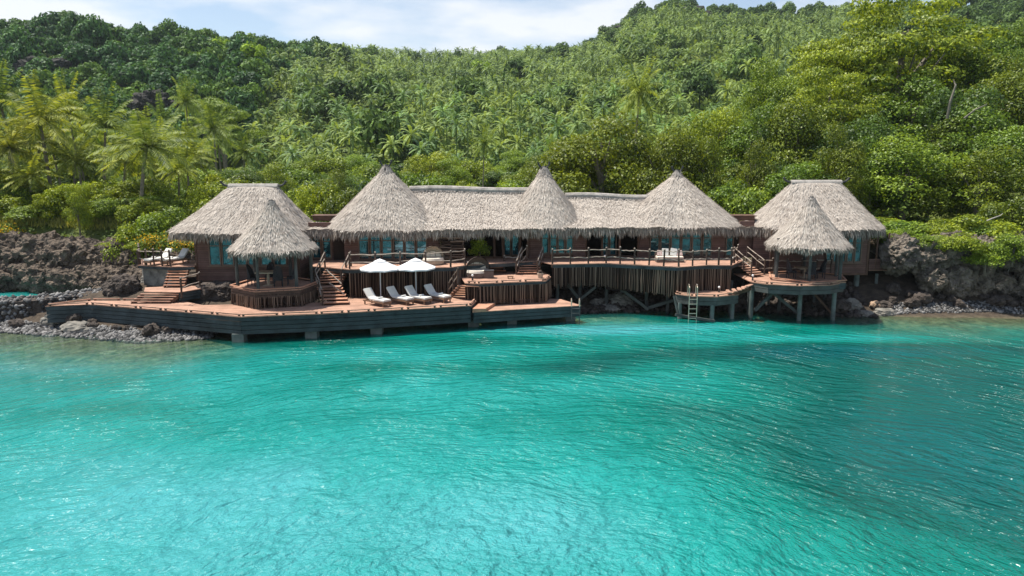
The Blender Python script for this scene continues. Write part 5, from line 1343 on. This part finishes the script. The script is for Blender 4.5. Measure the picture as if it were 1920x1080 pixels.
# undergrowth between the palms and over the lowland
def scrub(name, n, y0, y1, u0, u1, leaf, lift, label, m='scrub', seed=9, clump=4.0):
    g = np.random.default_rng(seed); Y = y0*(y1/y0)**(g.random(n)**0.9); U = g.uniform(u0, u1, n); X_ = U*Y
    px = 960+U*FPX; rd = np.interp(px, RP, RD); k = Y < rd+5; X_, Y = X_[k], Y[k]; n = len(Y)
    bumpz = (np_noise(X_, Y, clump, 2)+np_noise(X_, Y, clump*.37, 5)*.6)
    z = ground(X_, Y) + np.clip(bumpz+.35, 0, 2)*lift*g.random(n)**.4; sz = leaf*np.sqrt(Y/y0)*g.uniform(.6, 1.3, n)
    nn = unit(g.normal(0, .55, (n,3))+[[0,-.35,.9]]); dr = unit(np.cross(nn, g.normal(size=(n,3))))
    V = blades(np.stack([X_, Y, z], 1), dr, nn, sz*1.3, sz)
    T = np.clip(.45+.25*g.normal(size=n)+.25*bumpz, 0, 1)
    return tagp(quads(name, V, T, m), label, 'undergrowth', kind='stuff')
scrub('hillside_undergrowth', 110000, 120, 560, -.34, .55, .75, 3.2, 'bright green undergrowth between the hillside palms')
scrub('lowland_undergrowth', 70000, 64, 150, -.95, .95, .26, 1.6, 'leafy undergrowth on the low ground behind the villa', seed=10, clump=3.0)
# meadow and flowers on the rock plateau
g = np.random.default_rng(3); n = 16000; X_ = g.uniform(-50, -27, n); Y = g.uniform(66.5, 73, n)
k = np.ones(n, bool); z = ground(X_, Y); up = unit(np.stack([g.normal(0,.3,n), g.normal(0,.3,n), np.ones(n)], 1))
tagp(quads('meadow_grass', blades(np.stack([X_, Y, z+.4], 1), up, unit(g.normal(size=(n,3))+[[0,-1,0]]), g.uniform(.25,.7,n), g.uniform(.05,.12,n)), g.random(n), 'grass'), 'patch of sunlit yellow-green grass above the rock outcrop', 'grass', kind='stuff')
def flowers(px, row, Y, w, n, label):
    p = at(px, row, Y); V_ = []; g = np.random.default_rng(int(px)); c = np.array([p.x, p.y, p.z])+g.normal(size=(n,3))*[w, w*.5, w*.42]
    nn = unit(g.normal(size=(n,3))+[[0,-.8,.6]]); dr = unit(np.cross(nn, g.normal(size=(n,3))))
    r = thing('flowering_shrub', (p.x, p.y, gz(p.x, p.y)), label, 'shrub')
    quads('blossoms', blades(c, dr, nn, g.uniform(.08,.2,n), g.uniform(.08,.16,n)), g.random(n), 'flower', r)
    m_ = n*2; c = np.array([p.x, p.y+.1, p.z-.15])+g.normal(size=(m_,3))*[w*1.05, w*.5, w*.45]; nn = unit(g.normal(size=(m_,3))+[[0,-.8,.6]]); dr = unit(np.cross(nn, g.normal(size=(m_,3))))
    quads('foliage', blades(c, dr, nn, g.uniform(.15,.3,m_), g.uniform(.1,.2,m_)), g.random(m_), 'scrub', r)
flowers(8, 436, 66, .9, 420, 'clump of yellow flowers at the left edge above the rocks')
flowers(288, 452, 59, .7, 380, 'orange-yellow flowering shrub just left of the small sun deck')
flowers(345, 457, 58, .5, 220, 'yellow flowering shrub behind the loungers of the small sun deck')
flowers(165, 422, 68, .7, 120, 'low shrub with a few orange blossoms above the rocks')
belt(9, -20, 320, 67.5, 69.5, 2.4, 4.6, 3.0, 4.4, ['bush1','bush2','shrub21'], [YG, YG, LG], 'yellow-green shrub in front of the palm trunks above the rock outcrop', 'shrubs in front of the palm trunks', 17)
# creeping plants over the right rim of the outcrop
for px, row, Y, w, lab in ((215, 452, 63.5, 1.3, 'low creeper spilling over the rim of the rock outcrop'), (130, 455, 64.5, 1.0, 'small creeper patch on the middle of the rock outcrop rim'), (255, 458, 61.0, 1.0, 'dark green creeper at the right end of the rock outcrop')):
    p = at(px, row, Y); plant('bush1', p.x, Y, 1.3, w*2.4, lab, YG, z=p.z-.7)
for px, row, Y, h_, w, lab in ((1800, 452, 55.6, 2.0, 3.6, 'leafy bush hanging over the middle of the limestone cliff'), (1850, 470, 55.0, 2.3, 3.4, 'leafy bush trailing low over the right half of the limestone cliff'), (1902, 455, 55.0, 2.4, 3.2, 'leafy bush trailing over the cliff at the right edge of the photo'), (1745, 450, 56.2, 1.4, 2.4, 'small green tuft on the left shoulder of the limestone cliff'), (1690, 440, 57.5, 1.6, 2.4, 'small bright bush between the right porch and the limestone cliff')):
    p = at(px, row, Y-.7); Y = Y-.7; plant('bush2' if px % 20 else 'bush1', p.x, Y, h_*1.25, w*1.15, lab, LG if px % 4 else YG, z=p.z-h_*.6)
# potted greenery in the open breezeway
p = Vector((X(900,56.4), 56.4, UZ)); plant('shrub21', p.x, p.y, 2.3, 2.0, 'leafy yellow-green plant growing in the open breezeway of the central house', (1.9,1.7,.9), z=UZ)

# forest on the left hill and on the far ridges ------------------------------
def far_tree(seed):
    V, T = crown(seed, lobes_round(seed, 4.2, 4.6, 15, 1.9, 2.8), 0.95, 26, jit=.5)
    tr = []
    for k in range(4):
        a0, a1 = k*pi/2, (k+1)*pi/2; r = .3
        tr.append([[r*cos(a0), r*sin(a0), -2], [r*cos(a1), r*sin(a1), -2], [r*.6*cos(a1), r*.6*sin(a1), 5], [r*.6*cos(a0), r*.6*sin(a0), 5]])
    return np.concatenate([V, np.array(tr)]), np.concatenate([T, np.full(4, .3)])
fg = [far_tree(60+s) for s in range(4)]
def forest(n, pxr, yr, lab, group, seed, hmul=1.0, cols=None, cap=290, extra=None):
    g = np.random.default_rng(seed); pts = []
    tries = 0
    while len(pts) < n and tries < n*40:
        tries += 1; px = g.uniform(*pxr); rd = float(np.interp(px, RP, RD)); f = g.random()
        y = yr(px, rd, f); 
        if y is None: continue
        x = (px-960)/FPX*y*1.01
        if all((x-a)**2+((y-b)*.8)**2 > (5.6*hmul)**2 for a, b in pts): pts.append((x, y))
    pts.sort(key=lambda q: q[1]); pr = [None]*4
    for i, (x, y) in enumerate(pts[:cap]):
        k = int(g.integers(0,4)); s = g.uniform(.8,1.35)*hmul; z = gz(x, y)
        if pr[k] is None:
            V, T = fg[k]; o = quads('hill_tree', V, T, 'farleaf', None, (0,0,0)); pr[k] = o; tagp(o, lab, 'tree', group)
        else: o = pr[k].copy(); COL.objects.link(o)
        c = cols[int(g.integers(0, len(cols)))]; o.location = (x, y, z-1.5); o.scale = (s, s, s*g.uniform(.85,1.4)); o.rotation_euler = (0,0,g.uniform(0,6.28)); o.color = (*c, 1)
    return len(pts)
HC = [(.68,.9,1.1), (.55,.8,1.05), (.9,1.05,1.0), (.6,.85,.95), (.75,1.0,1.1), (1.25,1.3,.9), (.5,.7,.95)]
na = forest(285, (-90, 640), lambda px, rd, f: (175 + (rd+6-175)*f**.8) if px < np.interp(175+(rd-169)*f**.8, [150,210,260,300,350,460],[430,490,520,570,640,720]) else None,
       'dark green forest tree on the left hill', 'forest trees on the left hill', 21, 1.0, HC)
def forest_mass(specs, label, seed=31):
    g = np.random.default_rng(seed); VV = []; TT = []; pts = []
    for n, pxr, yr in specs:
        k = 0; tries = 0
        while k < n and tries < n*40:
            tries += 1; px = g.uniform(*pxr); rd = float(np.interp(px, RP, RD)); y = yr(px, rd, g.random())
            if y is None: continue
            x = (px-960)/FPX*y*1.01
            if all((x-a)**2+((y-b)*.8)**2 > 30 for a, b in pts): pts.append((x, y)); k += 1
    for x, y in pts:
        V, T = fg[int(g.integers(0,4))]; a = g.uniform(0, 6.28); s_ = g.uniform(.7, 1.35); R_ = np.array([[cos(a), -sin(a), 0],[sin(a), cos(a), 0],[0,0,1]])
        VV.append(V@R_.T*[s_, s_, s_*g.uniform(.8, 1.4)]+[x, y, gz(x, y)-1.5]); TT.append(np.clip(T*g.uniform(.6,1.25)+g.normal(0,.1), 0, 1))
    tagp(quads('distant_forest', np.concatenate(VV), np.concatenate(TT), 'farleaf'), label, 'forest', kind='stuff'); return len(pts)
nc = forest_mass([(130, (560, 1130), lambda px, rd, f: rd-6+14*f if (px < 720 or px > 940 or f > .8) else None),
    (280, (1070, 2080), lambda px, rd, f: (rd+6-np.interp(px,[1080,1180,1450,1560,1720,2080],[40,90,90,60,230,250])*f))
    , (60, (480, 1400), lambda px, rd, f: 155+(rd-175)*f), (130, (-700, -95), lambda px, rd, f: 130+(rd-130)*f), (60, (2090, 2500), lambda px, rd, f: 140+(rd-140)*f)], 'distant broadleaf trees scattered through the plantation, along the far ridge and on the high hill to the right')
print('forest', na, nc)
for px, row, lab in ((903, 128, 'bright lime-green tree standing out in the upper palm plantation'), (478, 100, 'bright green round tree on the right flank of the left hill'), (418, 88, 'lime-green tree just below the skyline of the left hill')):
    Y = 330 if px == 903 else (255 if px == 478 else 300); p = at(px, row, Y)
    V, T = fg[1]; o = quads('lime_tree', V, T, 'farleaf', None, (p.x, Y, p.z-5)); V = None
    o.data = o.data; o.scale = (1.1, 1.1, 1.2); o.color = (2.6, 2.3, .8, 1); tagp(o, lab, 'tree')
    me = o.data; co_ = np.empty(len(me.vertices)*3, np.float32); me.vertices.foreach_get('co', co_); co_ = co_.reshape(-1,3)+np.array([p.x, Y, p.z-5], np.float32); me.vertices.foreach_set('co', co_.ravel()); me.update()
# bare rock faces in the hills
for i, (px, row, Y, sz, lab) in enumerate(((80, 128, 243, (9, 4, 3.6), 'dark bare cliff face high on the left hill'), (285, 196, 200, (6, 4, 3.6), 'dark bare cliff face low on the left hill, above the palms'), (1280, 42, 455, (26, 6, 9), 'dark bare cliff face just below the summit of the far hill'), (1200, 62, 465, (18, 6, 6), 'sloping bare rock band left of the far summit cliff'))):
    p = at(px, row, Y); mb = rock_mb((p.x, p.y, p.z), sz, i+.5, sub=5, amp=.35, freq=2.5); tagp(mb.build('cliff_face', 'hillcliff', loc=(p.x, p.y, p.z-sz[2])), lab, 'cliff')
# dead branches and bare stems on the right
def stem(pts, r, label, name='fallen_branch', m='deadwood'):
    o = MB().tube([at(*q) for q in pts], [r*(1-.6*i/(len(pts)-1)) for i in range(len(pts))], 6).build(name, m, loc=at(*pts[0])[:]); return tagp(o, label, 'branch')
stem([(1850,414,56.4),(1862,409,56.3),(1876,404,56.2),(1880,400,56.2)], .06, 'pale dead branch sticking out of the bush on the cliff')
stem([(1870,540,55.2),(1888,535,55.0),(1905,530,54.8)], .05, 'bleached fallen branch lying low at the foot of the cliff')
stem([(1888,550,55.2),(1886,520,55.2),(1898,490,55.5),(1910,478,55.8)], .05, 'thin bare stem rising beside the cliff at the right edge')
stem([(1776,222,71.8),(1782,190,71.5),(1792,160,71.5),(1788,150,71.8)], .16, 'thick bare grey tree stem showing in the dark gap of the right slope', 'bare_tree', 'bark')
stem([(1808,222,70.8),(1828,206,70.5),(1850,196,70.4)], 10*.011, 'curved bare tree in the dark gap of the right slope', 'bare_tree', 'bark')

# ------------------------------------------------------------------ haze
hz = MB().box((-900, -200, -20), (1100, 900, 175)).build('haze', M['white'], loc=(0,0,0))
hm = bpy.data.materials.new('haze_air'); hm.use_nodes = True; t = hm.node_tree; t.nodes.clear()
ho = N(t, 'ShaderNodeOutputMaterial'); pv = N(t, 'ShaderNodeVolumePrincipled'); pv.inputs['Color'].default_value = (0.80, 0.90, 1.0, 1); pv.inputs['Density'].default_value = 0.00009; pv.inputs['Anisotropy'].default_value = 0.3
t.links.new(pv.outputs[0], ho.inputs['Volume']); hz.data.materials.clear(); hz.data.materials.append(hm); hz['kind'] = 'stuff'; hz['label'] = 'thin sea haze'
